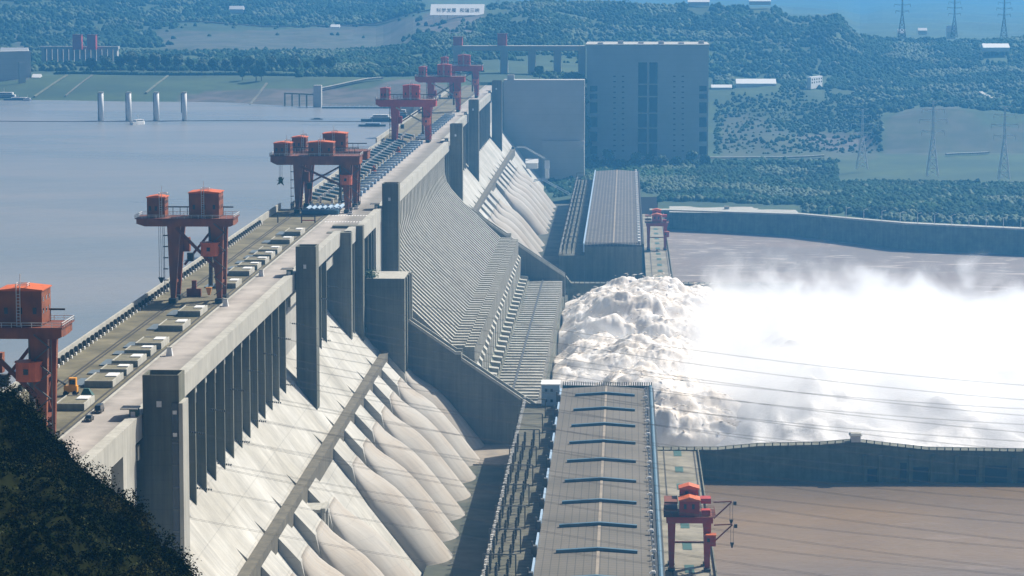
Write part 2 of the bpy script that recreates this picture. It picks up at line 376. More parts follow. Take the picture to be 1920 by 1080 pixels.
# slabs with slots between, and the penstocks below them
def slab(y, w=24.0):
    dpart(MB().pxz([(-119, surf(-119) - .3), (-114.0, surf(-114) + 1.3), (-114.0, surf(-114) - 1)], y, y + w), 'slab_nose', 'slope')
    pts = [(-110.2, surf(-110.2) - .4), (-110.2, surf(-110.2) + 4.2), (-103.2, surf(-103.2) + 5.6), (-101.0, surf(-101) - .5)]
    dpart(MB().pxz(pts, y, y + w), 'slab', 'slope')
def penstock(yc):
    # bed silhouette: offset above the slope along X
    prof_ = [(-104.5, 5.4), (-101.0, 5.9), (-98.0, 7.4), (-94.5, 9.8), (-90.5, 11.6), (-86.0, 12.6), (-80, 12.9), (-74, 12.9), (-68.5, 13.0), (-64.0, 13.4)]
    n = 20; vs = []; fs = []
    # densify
    P = []
    for i in range(len(prof_) - 1):
        for t in (0, .5): P.append(tuple(prof_[i][j] * (1 - t) + prof_[i+1][j] * t for j in (0, 1)))
    P.append(prof_[-1])
    for i, (x, h) in enumerate(P):
        ww = 12.5 + 5.5 * min(1, i / 5)
        for k in range(n + 1):
            a = math.pi * k / n
            sq = max(0, 1 - i / 6) ; c, s_ = math.cos(a), math.sin(a)
            ex = 1 - .55 * sq
            yy = yc - c / max(abs(c), 1e-6) * (abs(c) ** ex) * ww / 1.0 if abs(c) > 1e-6 else yc
            hz = (s_ ** ex if s_ > 1e-6 else 0) * h
            # push the crown outwards (normal to the slope)
            vs.append((x + hz * .20, yy, surf(x) - .6 + hz * 1.02))
    m_ = n + 1
    for i in range(len(P) - 1):
        for k in range(n): fs.append((i*m_ + k, (i+1)*m_ + k, (i+1)*m_ + k + 1, i*m_ + k + 1))
    fs.append(tuple(range(m_))); fs.append(tuple((len(P)-1)*m_ + k for k in range(m_ - 1, -1, -1)))
    return dpart(MB().add(vs, fs), 'penstock', 'penstock', smooth=True)
near_slots = [1304, 1264.5, 1222.3, 1179.6, 1137.2, 1095, 1052.4, 967, 925, 882.5, 840, 797]
for y in near_slots: slab(y)
for y in near_slots: penstock(y + 14.5)
# portal frame in front of the plain bay
pf = MB().box(-104, -103, 953, 955, 108, 118).box(-104, -103, 964, 966, 108, 118).box(-104.2, -102.8, 953, 966, 118, 119.5).box(-112, -104, 953, 966, 118, 119)
dpart(pf, 'portal_frame', 'pale_concrete')
far_slots = [2022, 2064, 2106, 2148, 2190, 2238, 2282] + [2390, 2434, 2478, 2522, 2566, 2610, 2654]
for y in far_slots: slab(y, 24)
for y in far_slots: penstock(y + 14.5)

# small green cabinets on a landing at the top of the last penstock
gb = thing('cabinet', (-98, 1308, 104), 'cluster of small green cabinets on the landing at the foot of the tall square block', 'cabinet')
for i in range(6):
    MB().box(-99 + (i % 3) * 2.2, -97.6 + (i % 3) * 2.2, 1298 + 7 * (i // 3), 1300 + 7 * (i // 3), 100 - (i % 3) * 2, 106.5 - (i % 3) * 2.4).build('cabinet_box', M['green'], gb)

# ---------------- the square block and the near guide wall
bl = MB().box(-120.9, -103.0, 1305, 1337, 90, 160.2)
bl.box(-102.99, -102.3, 1312, 1316, 90, 160.1).box(-102.99, -101.9, 1322.5, 1326, 90, 160.05).box(-102.99, -101.6, 1331, 1336.9, 90, 160.0)
blo = dpart(bl, 'square_block')
dpart(MB().box(-120.8, -103.1, 1305.1, 1336.9, 160.21, 160.3), 'block_roof', 'pale_concrete')
def guide_wall(y0, y1, dz=0.0, top=None):
    top = top or [(-123 if y0 > 1800 else -110.01, 152.5 if y0 > 1800 else 143.1), (-103, 138), (-80.2, 122.3), (-77.6, 122.3), (-77.6, 119.6), (-46.6, 98.8), (-41, 95.2)]
    top = [(x, z + dz) for x, z in top]
    poly = ([(-135, 55), (-135, 152)] if y0 > 1800 else [(-110, 55)]) + top + [(-41, 55)]
    g = dpart(MB().pxz(poly, y0, y1), 'guide_wall')
    for ya in (y0, y1 - 1.1):
        s_ = MB()
        for (xa, za), (xb, zb) in zip(top[:-1], top[1:]):
            if xb - xa < .1: continue
            s_.pxz([(xa, za), (xb, zb), (xb, zb + 1.5), (xa, za + 1.5)], ya, ya + 1.1)
        p = dpart(s_, 'wall_parapet', 'pale_concrete', g)
    return g
guide_wall(1322, 1334)
guide_wall(1893, 1905, 1.8)

# ---------------- spillway: ribs (piers), bay walls, steps, lower ribs
BODY = [(-165.6, 50), (-165.6, 183), (-126.5, 183), (-126.5, 160), (-117, 149), (-107, 139), (-88, 118.5), (-79, 118), (-76, 104), (-66, 92), (-44, 86), (-44, 50)]
sb = MB().pxz(BODY, 1394.5, Y_S1)
sb.pxz([(-165.6, 50), (-165.6, 183), (-130, 183), (-130, 120)] + BODY[6:], Y_S0, 1394.49)
dpart(sb, 'spillway_body', 'dark_concrete')  # darker body: shade between the ribs put into the colour
rib = [(-127, 180), (-121.8, 180), (-121.6, 168), (-120.3, 162), (-117.0, 156.8), (-112, 151.2), (-102.8, 142), (-84, 124.2), (-77.0, 124.2), (-77.0, 123.4), (-72.2, 123.4), (-72.2, 103), (-80, 100), (-90, 112), (-127, 150)]
y = Y_S0 + 8.5
i = 0
while y < Y_S1 - 5:
    dpart(MB().pxz(rib if y > 1396 else [(-107, 120), (-107, 146)] + rib[6:-1], y, y + 3.4), 'spillway_rib', 'pale_concrete')
    y += 10.4; i += 1
NR = i
for k in range(NR // 2 + 1):
    y = Y_S0 + 8.5 + k * 20.8
    if y > Y_S1 - 6: break
    dpart(MB().pxz([(-76, 100), (-76, 113), (-72.8, 113), (-70.6, 110.5), (-70.6, 60), (-76, 60)], y - .5, y + 7.2), 'bay_wall', 'pale_concrete')
    dpart(MB().box(-74.5, -71.6, y + 11, y + 13.6, 60, 108), 'bay_wall', 'pale_concrete')
    dpart(MB().pxz([(-70.6, 60), (-70.6, 98.6), (-65.6, 98.0), (-65.6, 60)], y + .5, y + 6.4), 'step_wall', 'pale_concrete')
for k in range(NR):
    y = Y_S0 + 8.5 + k * 10.4
    dpart(MB().pxz([(-64.6, 60), (-64.6, 95), (-42.6, 95), (-42.6, 66), (-46, 60)], y, y + 3.6), 'lower_rib', 'pale_concrete')
dpart(MB().box(-65.6, -64.6, Y_S0, Y_S1, 80, 95.6), 'curb_wall')
dpart(MB().box(-56.4, -55.4, Y_S0 + 4, Y_S1, 95.003, 95.5), 'dark_strip', 'steel')  # dark strip running along the lower ribs
dpart(MB().box(-44.5, -41.4, Y_S0 + 60, Y_S1, 60, 84), 'flip_bucket')

# ground sheets at the foot of the dam
def slabsheet(name, m, x0, x1, y0, y1, z0, z1):
    o = MB().box(x0, x1, y0, y1, z0, z1).build(name, M[m]); tag(o, kind='structure'); return o
slabsheet('trench_ground', 'trench', -75, -46, 560, 1321, 50, 79.0)
slabsheet('apron_pavement', 'apron', -75, -46, 1268, 1321.5, 79.0, 79.6)
slabsheet('trench_ground', 'trench', -75, -40, 1906, 2830, 50, 79.0)

# shrub on the block
# ================================================================ POWERHOUSES
def powerhouse(y0, y1, near, label):
    t = thing('powerhouse', (-9, y0, 80), label, 'powerhouse')
    xl, xr = (-29.2, 11.6)
    rm = M['roof'] if near else M['farroof']
    b = MB().box(xl, xr, y0, y1, 60, 109.0); b.build('wall', M['concrete'], t)
    xm = (xl + xr) / 2
    r = MB().pxz([(xl, 109.02), (xl, 110), (xm, 111.3), (xr, 110), (xr, 109.02)], y0 + .3, y1 - .3); ro = r.build('roof', rm, t)
    # ridge strip
    MB().box(xm - .5, xm + .5, y0 + .3, y1 - .3, 111.25, 111.42).build('ridge_cap', M['apron'], t)
    if near:
        for k in range(10):
            y = 1272.0 - 43.4 * k
            s = MB()
            for xa, xb in ((-22.8, xm), (xm, 4.3)):
                za, zb = (110.35, 111.35) if xa < -20 else (111.35, 110.35)
                s.pxz([(xa, za), (xb, zb), (xb, zb + 1.1), (xa, za + 1.1)], y, y + 1.7)
            s.build('roof_light', M['blue'], t)
        # far edge fence and side gutter
        f = MB().box(-29.2, 12.5, y1 - .6, y1 - .3, 110.02, 111.2)
        for k in range(40): f.box(-29 + k * 1.05, -28.6 + k * 1.05, y1 - .9, y1 - .61, 110, 113.0)
        f.build('end_fence', M['green'], t)
        g = MB().tube([(11.7, y0, 110.9), (11.7, y1, 110.9)], .75, 8); g.build('gutter_pipe', M['blue'], t)
        MB().box(9.9, 11.0, y0 + 2, y1 - 1, 110.15, 110.9).build('cable_tray', M['dark'], t); g = MB().box(12.5, 13.1, y0, y1, 108.8, 110.3); g.build('edge_beam', M['dark'], t)
        random.seed(11)
        for k in range(60):
            y = y0 + 8 + k * (y1 - y0 - 12) / 60
            v = MB(); x = 9.2 + random.uniform(-.3, .3)
            v.tube([(x, y, 110.2), (x, y, 111.6)], .35, 6)
            big = 2.1 if k % 4 == 0 else 1.1
            v.taper((x, y, 111.6), (big, big), (x + .3, y, 112.3 if big > 1 else 112.0), (big * .5, big * .5))
            v.build('roof_vent', M['white'], t)
        for k in range(11): MB().box(-30.0, -29.3, 850 + k * 42, 850 + k * 42 + 22, 106.5, 111.2).build('side_screen', M['paleblue'], t)
        for k in range(11):
            y = 846 + k * 42
            MB().box(-30.6, -29.3, y - 1.5, y + 1, 104, 112).box(-31.2, -30.6, y - 1, y, 109, 113.5).build('vent_stack', M['steel'], t)
    else:
        for k in range(34):
            y = y0 + 10 + k * 21.3
            MB().box(8.4, 10.2, y, y + 6, 110.1, 112.3).build('roof_vent', M['white'], t)
        e = MB().box(11.7, 12.4, y0, y1, 109, 111); e.build('edge_beam', M['dark'], t)
        e = MB().box(-30.2, -29.21, y0, y1, 105, 111.2); e.build('side_screen', M['paleblue'], t)
        f = MB()
        for k in range(34): f.box(-29 + k * 1.2, -28.4 + k * 1.2, y0 - .2, y0 + .2, 110, 112)
        f.build('end_fence', M['steel'], t)
    return t
powerhouse(780, 1301, True, 'near powerhouse with a long ribbed tan roof and blue roof strips')
powerhouse(1983, 2714, False, 'far powerhouse with a long grey roof beyond the spillway, blank end wall towards the water')

def platform(y0, y1, label, near):
    t = thing('switchgear_platform', (-38, y0, 79), label, 'platform')
    MB().box(-47.2, -29.3, y0, y1, 60, 102.5).build('base_wall', M['concrete'], t)
    MB().box(-47.1, -30.8, y0 + .1, y1 - .1, 102.5, 102.56).build('deck_surface', M['platform'], t)
    fr = MB(); fr.box(-47.4, -47.0, y0, y1, 102.5, 103.8); fr.build('edge_wall', M['apron'], t)
    random.seed(5)
    # insulator columns along the left edge
    n = 0; y = y0 + 6
    stp = 8.4 if near else 13
    while y < y1 - 4 and n < 98:
        v = MB(); v.tube([(-46.4, y, 102.6), (-46.4, y, 104.6)], .18, 6)
        for q in range(4): v.tube([(-46.4, y, 104.4 + q * .8), (-46.4, y, 104.9 + q * .8)], .5, 6)
        v.build('insulator', M['white'], t); n += 1; y += stp
    # arrester columns in groups of three per unit
    n = 0; y = y0 + 4
    while y < y1 - 10 and n < 98:
        for xx, dy in ((-45.0, 0), (-42.2, 5), (-38.6, 10)):
            for q in range(2):
                yy = y + dy + q * 6
                v = MB().tube([(xx, yy, 102.6), (xx, yy, 105.5)], .22, 6)
                for z in range(7): v.tube([(xx, yy, 105 + z * .62), (xx, yy, 105.35 + z * .62)], .48, 6)
                v.tube([(xx, yy, 105), (xx, yy, 109.4)], .25, 6)
                v.build('arrester', M['dark'], t); n += 1
        y += 24 if near else 40
    # portal frames with wires across
    y = y0 + 12
    while y < y1 - 8:
        g = MB(); g.bar((-46.8, y, 102.5), (-46.8, y, 111), .45); g.bar((-36.0, y, 102.5), (-36.0, y, 111), .45); g.bar((-46.8, y, 111), (-36.0, y, 111), .4)
        g.build('portal_frame', M['steel'], t)
        y += 42.5
    return t
platform(780, 1301, 'near switchgear platform with rows of dark insulator posts between dam and tan roof', True)
platform(1983, 2700, 'far switchgear platform crowded with posts beside the far powerhouse', False)

# blue and white service building at the far end of the near platform
t = thing('service_building', (-34, 1296, 102.6), 'small pale blue box building with four windows at the corner of the tan powerhouse roof', 'building')
MB().box(-38.8, -30.4, 1294, 1308, 102.6, 112.2).build('wall', M['paleblue'], t)
MB().box(-39.1, -30.1, 1293.7, 1308.3, 112.2, 112.7).build('roof', M['white'], t)
for x in (-37.2, -34.6):
    for z in (104.3, 109.2): MB().box(x, x + 1.1, 1293.85, 1293.99, z, z + 1.3).build('window', M['glass'], t)

# tailrace decks
def tailrace(y0, y1, x0, x1, label):
    t = thing('tailrace_deck', ((x0 + x1) / 2, y0, 68), label, 'deck')
    MB().box(x0, x1, y0, y1, 40, 81.9).build('base_wall', M['concrete'], t)
    MB().box(x0, x1, y0, y1, 81.9, 82.0).build('deck_surface', M['tail'], t)
    r = MB()
    for x in (x0 + 4.2, x1 - 2.6): r.box(x, x + .5, y0, y1, 82.0, 82.2)
    r.build('crane_rail', M['rail'], t)
    h = MB(); y = y0 + 15
    while y < y1 - 12:
        h.box(x0 + 9, x0 + 12.5, y, y + 14, 82.0, 82.12); y += 42
    h.build('gate_slot', M['green'], t)
    k = MB().box(x1 - .5, x1, y0, y1, 82, 83.2); k.build('edge_parapet', M['concrete'], t)
    return t
tailrace(760, 1293.9, 13.4, 34.0, 'near tailrace deck of weathered concrete between tan powerhouse and brown river')
tailrace(1970, 2560, 14.6, 34.0, 'far tailrace deck running beside the far powerhouse')

# ---------------- river walls
def river_wall(pts, y, th, label, posts=True, zb=50):
    t = thing('river_wall', (pts[0][0], y, zb), label, 'wall')
    MB().pxz([(pts[0][0], zb)] + pts + [(pts[-1][0], zb)], y, y + th).build('wall_body', M['dark_concrete'], t)
    c = MB()
    for (xa, za), (xb, zb_) in zip(pts[:-1], pts[1:]):
        if xb - xa < .1: continue
        c.pxz([(xa, za), (xb, zb_), (xb, zb_ + .5), (xa, za + .5)], y - .6, y + th + .6)
    c.build('coping', M['concrete'], t)
    if posts:
        x = pts[0][0] + 2; n = 0
        while x < pts[-1][0] and n < 95:
            z = 0
            for (xa, za), (xb, zb_) in zip(pts[:-1], pts[1:]):
                if xa <= x <= xb: z = za + (zb_ - za) * (x - xa) / max(xb - xa, .01)
            MB().box(x, x + .45, y - .5, y, z + .5, z + 1.9).build('rail_post', M['dark'], t); n += 1; x += 3.6
        r = MB()
        for (xa, za), (xb, zb_) in zip(pts[:-1], pts[1:]):
            if xb - xa > .1: r.bar((xa, y - .3, za + 1.8), (xb, y - .3, zb_ + 1.8), .16)
        r.build('handrail', M['dark'], t)
    return t
nw = river_wall([(11.9, 81.9), (43, 82.1), (62, 84.0), (90, 84.8), (103, 86.0), (108, 86.2), (118, 85.0), (140, 82.7), (190, 82.2), (420, 82.2)], 1294, 8, 'shade-toned streaked river wall with railing between the brown river and the white spray')
for k, x in enumerate((110, 117, 131, 141, 152, 163, 178, 190)):
    MB().box(x, x + 1.6, 1292.2, 1293.99, 60, 80.5).build('buttress', M['dark_concrete'], nw)
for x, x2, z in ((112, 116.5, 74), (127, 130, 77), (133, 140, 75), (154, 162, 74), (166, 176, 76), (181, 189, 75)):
    MB().box(x, x2, 1293.9, 1293.97, 66, z).build('painted_recess', M['slit'], nw)  # flat panels on the face, recess shade put into their dark colour
river_wall([(-41.5, 90.8), (-38, 86.2), (60, 86.0), (118, 85.8)], 1950, 8, 'river wall with railing beyond the spray, in front of the far powerhouse')
# small lookout turret on the near wall
t = thing('turret', (106, 1296, 86.6), 'small white lookout turret standing on the dark river wall', 'turret')
MB().box(104.2, 108.6, 1293, 1299, 86.6, 89.5).build('cabin_wall', M['white'], t)
MB().taper((106.4, 1296, 89.5), (5.8, 7), (106.4, 1296, 90.5), (4.6, 5)).build('roof', M['pale_concrete'], t)
# curved far bank wall with bright road on top
W = [atz(1218, 430, 68), atz(1255, 430, 68), atz(1500, 444, 68), atz(1600, 456, 68), atz(1700, 469, 68), atz(1920, 478, 68), atz(2100, 486, 68), atz(2400, 500, 68)]
zt = [84.5, 84.5, 87, 88, 89.5, 88.5, 88, 88]
t = thing('bank_wall', (39, 2560, 60), 'long curved dark bank wall with a pale road on top beyond the rough water', 'wall')
b = MB(); rdm = MB(); par = MB()
n = len(W)
vs = [(p.x, p.y, 60) for p in W] + [(p.x, p.y, z) for p, z in zip(W, zt)] + [(p.x, p.y + 30, z) for p, z in zip(W, zt)]
fs = [(i, i+1, i+1+n, i+n) for i in range(n-1)] + [(i+n, i+1+n, i+1+2*n, i+2*n) for i in range(n-1)]
b.add(vs, fs); b.build('wall_body', M['dark_concrete'], t)
vs = [(p.x, p.y - .4, z + .02 + a) for a in (0, 1.3) for p, z in zip(W, zt)] + [(p.x, p.y + 1.2, z + 1.32) for p, z in zip(W, zt)]
fs = [(i, i+1, i+1+n, i+n) for i in range(n-1)] + [(i+n, i+1+n, i+1+2*n, i+2*n) for i in range(n-1)]
par.add(vs, fs); par.build('wall_parapet', M['pale_concrete'], t)
vs = [(p.x, p.y + 2 , z + .06) for p, z in zip(W, zt)] + [(p.x, p.y + 26, z + .06) for p, z in zip(W, zt)]
rdm.add(vs, [(i, i+1, i+1+n, i+n) for i in range(n-1)]); rdm.build('road_surface', M['pale_concrete'], t)
# bright plaza behind the left part of it
q = [atz(1255, 398, 84.6), atz(1500, 402, 86.9), atz(1486, 388, 86.9), atz(1255, 387, 84.6)]
o = MB().add([(p.x, p.y, p.z + .15) for p in q], [(0, 1, 2, 3)]).build('plaza_pavement', M['pale_concrete']); tag(o, kind='structure')
# round pillar with walkway head on that wall
t = thing('gauge_pillar', (0, 0, 0), 'pale round pillar with a wider head standing against the far bank wall', 'pillar')
p = atz(1362, 428, 68)
MB().tube([(p.x, p.y - 3, 62), (p.x, p.y - 3, 84)], 2.1, 12).build('shaft', M['white'], t)
MB().tube([(p.x, p.y - 3, 84), (p.x, p.y - 3, 85)], 3.6, 12).box(p.x - 2.2, p.x + 2.2, p.y - 5, p.y - 1, 85, 88.5).build('head', M['pale_concrete'], t)
# lamp posts along the bank road
lamp0 = None
for k in range(13):
    x = 1550 + k * 29
    i = next(j for j in range(n-1) if atz(x, 400, 89).x <= W[j+1].x or j == n-2)
    f_ = (atz(x, 400, 89).x - W[i].x) / (W[i+1].x - W[i].x); P = W[i].lerp(W[i+1], f_); z = zt[i] + (zt[i+1] - zt[i]) * f_
    lab = 'lamp post on the far bank wall, ' + ['first', 'second', 'third', 'fourth', 'fifth', 'sixth', 'seventh', 'eighth', 'ninth', 'tenth', 'eleventh', 'twelfth', 'thirteenth'][k] + ' from the left end of the row'
    if lamp0 is None:
        lamp0 = loc_thing('street_lamp', lab, 'street lamp', 'lamp posts along the bank road')
        MB().tube([(0, 0, 0), (0, 0, 9.5)], [.3, .2], 6).build('pole', M['lattice'], lamp0)
        MB().bar((0, 0, 9.4), (2.6, 0, 10), .25).box(1.8, 3.4, -.3, .3, 9.9, 10.2).build('lamp_head', M['white'], lamp0)
        lamp0.location = (P.x, P.y + 3, z)
    else: dup(lamp0, (P.x, P.y + 3, z), lab)
# ================================================================ GANTRY CRANES on the crest
def rails(mb, x0, x1, y0, y1, z, h=1.2, st=2.4):
    for (a, b) in (((x0, y0), (x1, y0)), ((x1, y0), (x1, y1)), ((x1, y1), (x0, y1)), ((x0, y1), (x0, y0))):
        mb.bar((a[0], a[1], z + h), (b[0], b[1], z + h), .14); mb.bar((a[0], a[1], z + h * .5), (b[0], b[1], z + h * .5), .1)
        L_ = math.hypot(b[0]-a[0], b[1]-a[1]); n = max(1, int(L_ / st))
        for i in range(n + 1):
            x = a[0] + (b[0]-a[0]) * i / n; y = a[1] + (b[1]-a[1]) * i / n
            mb.bar((x, y, z), (x, y, z + h), .13)
def gantry(label, group, hg, dp, zg, tg, gx0, gx1, houses, cabin, steel='red', roofm='orange', brace=True, hook=None, lower=(1.7, 1.5), upper=(4.7, 2.2)):
    """hg half gauge in X, dp half wheelbase in Y, zg underside of girder, tg its depth, gx0..gx1 girder reach"""
    t = loc_thing('gantry_crane', label, 'gantry crane', group)
    for sx in (-1, 1):
        for sy in (-1, 1):
            lg = MB(); x = sx * hg; y = sy * dp
            lg.taper((x, y, 1.6), lower, (x + sx * -.6, y, zg), upper)
            l = lg.build('leg', M[steel], t)
            bg_ = MB().box(x - 1.3, x + 1.3, y - 3.0, y + 3.0, .15, 1.7)
            for q in (-2.2, -.8, .8, 2.2): bg_.tube([(x - .9, y + q, .6), (x + .9, y + q, .6)], .6, 8)
            bg_.build('bogie', M['dark'], l)
    # tie beams between the legs of one rail
    tb = MB()
    for sx in (-1, 1):
        tb.bar((sx * hg, -dp, 7), (sx * hg, dp, 7), .9); tb.bar((sx * hg, -dp, 7), (sx * hg, dp, 17), .5); tb.bar((sx * hg, dp, 7), (sx * hg, -dp, 17), .5); tb.bar((sx * hg, -dp, 17), (sx * hg, dp, 17), .7)
    tb.build('tie_beam', M['dark_red'], t)
    g = MB()
    for sy in (-1, 1):
        y = sy * dp
        g.pxz([(gx0, zg + tg * .35), (gx0 + 3, zg), (gx1 - 1, zg), (gx1, zg + .5), (gx1, zg + tg), (gx0, zg + tg)], y - 1.3, y + 1.3)
    g.box(gx1 - 2.2, gx1 - .02, -dp + 1.3, dp - 1.3, zg + .3, zg + tg - .1).box(gx0 + .6, gx0 + 2.6, -dp + 1.3, dp - 1.3, zg + tg * .4, zg + tg - .1)
    gg = g.build('girder', M[steel], t)
    d = MB().box(gx0 - .4, gx1 + .4, -dp - 2.4, dp + 2.4, zg + tg, zg + tg + .25)
    dd = d.build('walkway', M['dark_red'], t)
    r = MB(); rails(r, gx0 - .3, gx1 + .3, -dp - 2.3, dp + 2.3, zg + tg + .25); r.build('handrail', M['lattice'], dd)
    if brace:
        br = MB(); br.bar((-hg + 1.5, -dp - 1.0, zg - .5), (hg - 1.4, -dp - 1.0, 13), 1.1, 1.0)
        br.build('brace', M['rust' if steel == 'red' else 'pale_concrete'], t)
        br = MB(); br.bar((hg - 2.5, dp - 1.0, zg - .5), (-hg + 2.5, dp, 12.5), .9, .8)
        br.build('brace', M['dark_red'], t)
    for (x0, x1, y0, y1, h, st_) in houses:
        z = zg + tg + .25
        hb = MB().box(x0, x1, y0, y1, z + .3, z + h)
        ho = hb.build('machinery_house', M[steel], t)
        MB().pxz([(x0 - .3, z + h), (x1 + .3, z + h), (x1 + .3, z + h + .3), ((x0+x1)/2, z + h + .9), (x0 - .3, z + h + .3)], y0 - .3, y1 + .3).build('house_roof', M[roofm], ho)
        for q in range(3):
            yy = y0 + (y1 - y0) * (q + .5) / 3
            MB().box(x1, x1 + .08, yy - .5, yy + .5, z + h * .35, z + h * .35 + 1.3).build('window', M['glass'], ho); MB().box(x1, x1 + .08, yy - .5, yy + .5, z + h * .7, z + h * .7 + 1.1).build('window', M['glass'], ho)
            xx = x0 + (x1 - x0) * (q + .5) / 3
            MB().box(xx - .45, xx + .45, y0 - .08, y0, z + h * .35, z + h * .35 + 1.6).build('window', M['glass'], ho)
        xl = x0 + (x1 - x0) * (.42 if st_ else .7); la = MB()
        la.box(xl, xl + .18, y0 - .9, y0 - .7, z, z + h + 1.6).box(xl + .9, xl + 1.08, y0 - .9, y0 - .7, z, z + h + 1.6)
        for q in range(int(h / .8)): la.box(xl + .18, xl + .9, y0 - .88, y0 - .74, z + q * .8, z + q * .8 + .14)
        la.build('ladder', M['lattice'], ho)
        rf = MB(); rails(rf, xl - .3, xl + 2.6, y0 + .3, y0 + 3.2, z + h + .9, .9); rf.bar((xl + .6, y0 + 1.6, z + h + .9), (xl + .6, y0 + 1.6, z + h + 4.2), .16)
        rf.build('mast', M['lattice'], ho)
    # cross frame on the deck
    cf = MB(); z = zg + tg + .3
    for x in [gx0 + 6 + 2.6 * i for i in range(int((gx1 - gx0 - 7) / 2.6))]: cf.bar((x, dp, z), (x, dp, z + 3.0), .22)
    cf.bar((gx0 + 5, dp, z + 3), (gx1 - 1.5, dp, z + 3), .45); cf.build('bus_bar_frame', M['dark'], dd)
    if cabin:
        cx, cy, cz, cr, ch = cabin
        c = MB().tube([(cx, cy, cz), (cx, cy, cz + ch)], cr, 14); co = c.build('operator_cabin', M['orange'], t)
        MB().box(cx - .7, cx + .5, cy - cr - .06, cy - cr + .5, cz + ch * .4, cz + ch * .7).build('window', M['glass'], co)
        MB().tube([(cx, cy, cz + ch), (cx, cy, cz + ch + .25)], cr + .25, 14).build('cabin_roof', M['orange'], co)
        c2 = MB().box(-hg + 2.4, -hg + 4.8, dp - 3, dp, cz + .5, cz + 5.5).build('trolley_cabin', M[steel], t)
        MB().tube([(-hg + 5, dp - 2, cz - 3), (-hg + 5, dp - 2, cz)], 1.3, 10).build('cable_drum', M['dark'], t)
    # stairs zigzag on the right leg and hoist
    s_ = MB(); zz = 3
    while zz < zg - 4:
        s_.bar((hg - 1.6, -dp - 1.8, zz), (hg + 2.2, -dp - 1.8, zz + 3.2), .3); s_.box(hg + 1.8, hg + 2.6, -dp - 2.6, -dp - 1.0, zz + 3.1, zz + 3.25)
        s_.bar((hg + 2.2, -dp - 1.8, zz + 3.2), (hg - 1.6, -dp - 1.8, zz + 6.4), .3); zz += 6.4
    s_.bar((hg + 2.7, -dp - 1.8, 2), (hg + 2.7, -dp - 1.8, zg), .2); s_.build('stair', M['steel'], t)
    s_ = MB(); s_.bar((-hg - 2.9, -dp - .6, 3), (-hg - 2.9, -dp - .6, zg), .18)
    for q in range(6): s_.box(-hg - 3.2, -hg - 1.6, -dp - 1.2, -dp, 4 + q * 4, 4.3 + q * 4)
    s_.build('cable_bracket', M['dark'], t)
    hx = hg - 3.8
    h = MB().tube([(hx, 0, 5.5), (hx, 0, zg + .5)], .75, 8).build('hoist_pipe', M['steel'], t)
    if hook:
        xh, zl, kind = hook
        hk = MB()
        for q in (-.7, 0, .7): hk.bar((xh + q, -dp, zl), (xh + q, -dp, zg), .13)
        ho = hk.build('hoist_rope', M['dark'], t)
        if kind == 'grab':
            b = MB(); random.seed(3)
            for q in range(9):
                a = q * .7; b.taper((xh, -dp, zl - 2.2), (1.6, 1.6), (xh + 2.0 * math.cos(a), -dp + 1.2 * math.sin(a), zl - 2.2 + 2.0 * math.sin(a * 1.9)), (.25, .25))
            b.box(xh - .7, xh + .7, -dp - .7, -dp + .7, zl - 1.4, zl); b.build('grab', M['shrub'], ho)
        else:
            MB().taper((xh, -dp, zl - 2), (.5, .5), (xh, -dp, zl), (2.2, 1.2)).build('hook_block', M['dark'], ho)
    return t
XA = (-161.8 - 144.9) / 2
cA = gantry('red gantry crane on the crest, nearest one seen whole', 'gantry cranes on the dam crest',
            8.3, 5.5, 27.4, 2.7, -21.0, 13.6, [(-17.6, -11.2, -4, 4, 7.0, 0), (-2.4, 8.4, -5, 6, 8.8, 1)], (5.2, -6.6, 17.0, 3.3, 4.6), hook=(-12.5, 9, 'hook'))
cA.location = (XA, 1004, 185.1)
dup(cA, (XA, 697, 185.1), 'nearest red gantry crane, cut by the left edge of the picture above the dark hillside')
XB = -148.4
cB = gantry('orange red gantry crane with a green grab hanging left, nearer of the close pair', 'gantry cranes on the dam crest',
            12.2, 6.0, 23.5, 4.2, -25.0, 18.6, [(-23.6, -15.4, -5.5, 4, 5.8, 0), (-6.6, 5.6, -6, 4, 6.2, 1)], (12.0, -7.8, 14.0, 3.0, 4.6), hook=(-20.2, 17.5, 'grab'))
cB.location = (XB, 1378, 185.1)
cB2 = gantry('orange red gantry crane close behind the one with the green grab', 'gantry cranes on the dam crest',
            12.2, 6.0, 23.5, 4.2, -22.0, 18.6, [(-19.6, -12.5, -5.5, 4, 6.4, 0), (-4.0, 7.6, -6, 6, 8.4, 1)], None, brace=False, hook=None)
cB2.location = (XB + .5, 1415, 185.1)
C3 = gantry('deep red gantry crane midway along the spillway deck, with a pale brace', 'gantry cranes on the dam crest',
            11.6, 5.5, 24.5, 4.6, -24.0, 17.2, [(-21, -14.6, -5, 4, 7.4, 0), (-5.4, 5.8, -6, 5, 9.4, 1)], (10.8, -7, 12, 2.9, 5), steel='deep_red', roofm='deep_red', hook=(-14, 2, 'hook'), lower=(3.0, 2.4), upper=(5.4, 3.0))
C3.location = (-147.6, 1938, 185.1)
dup(C3, (-151.6, 2352, 185.1), 'deep red gantry crane at the far end of the spillway, behind the midway one')
dup(C3, (-150.0, 2610, 185.1), 'farthest deep red gantry crane at the end of the crest')

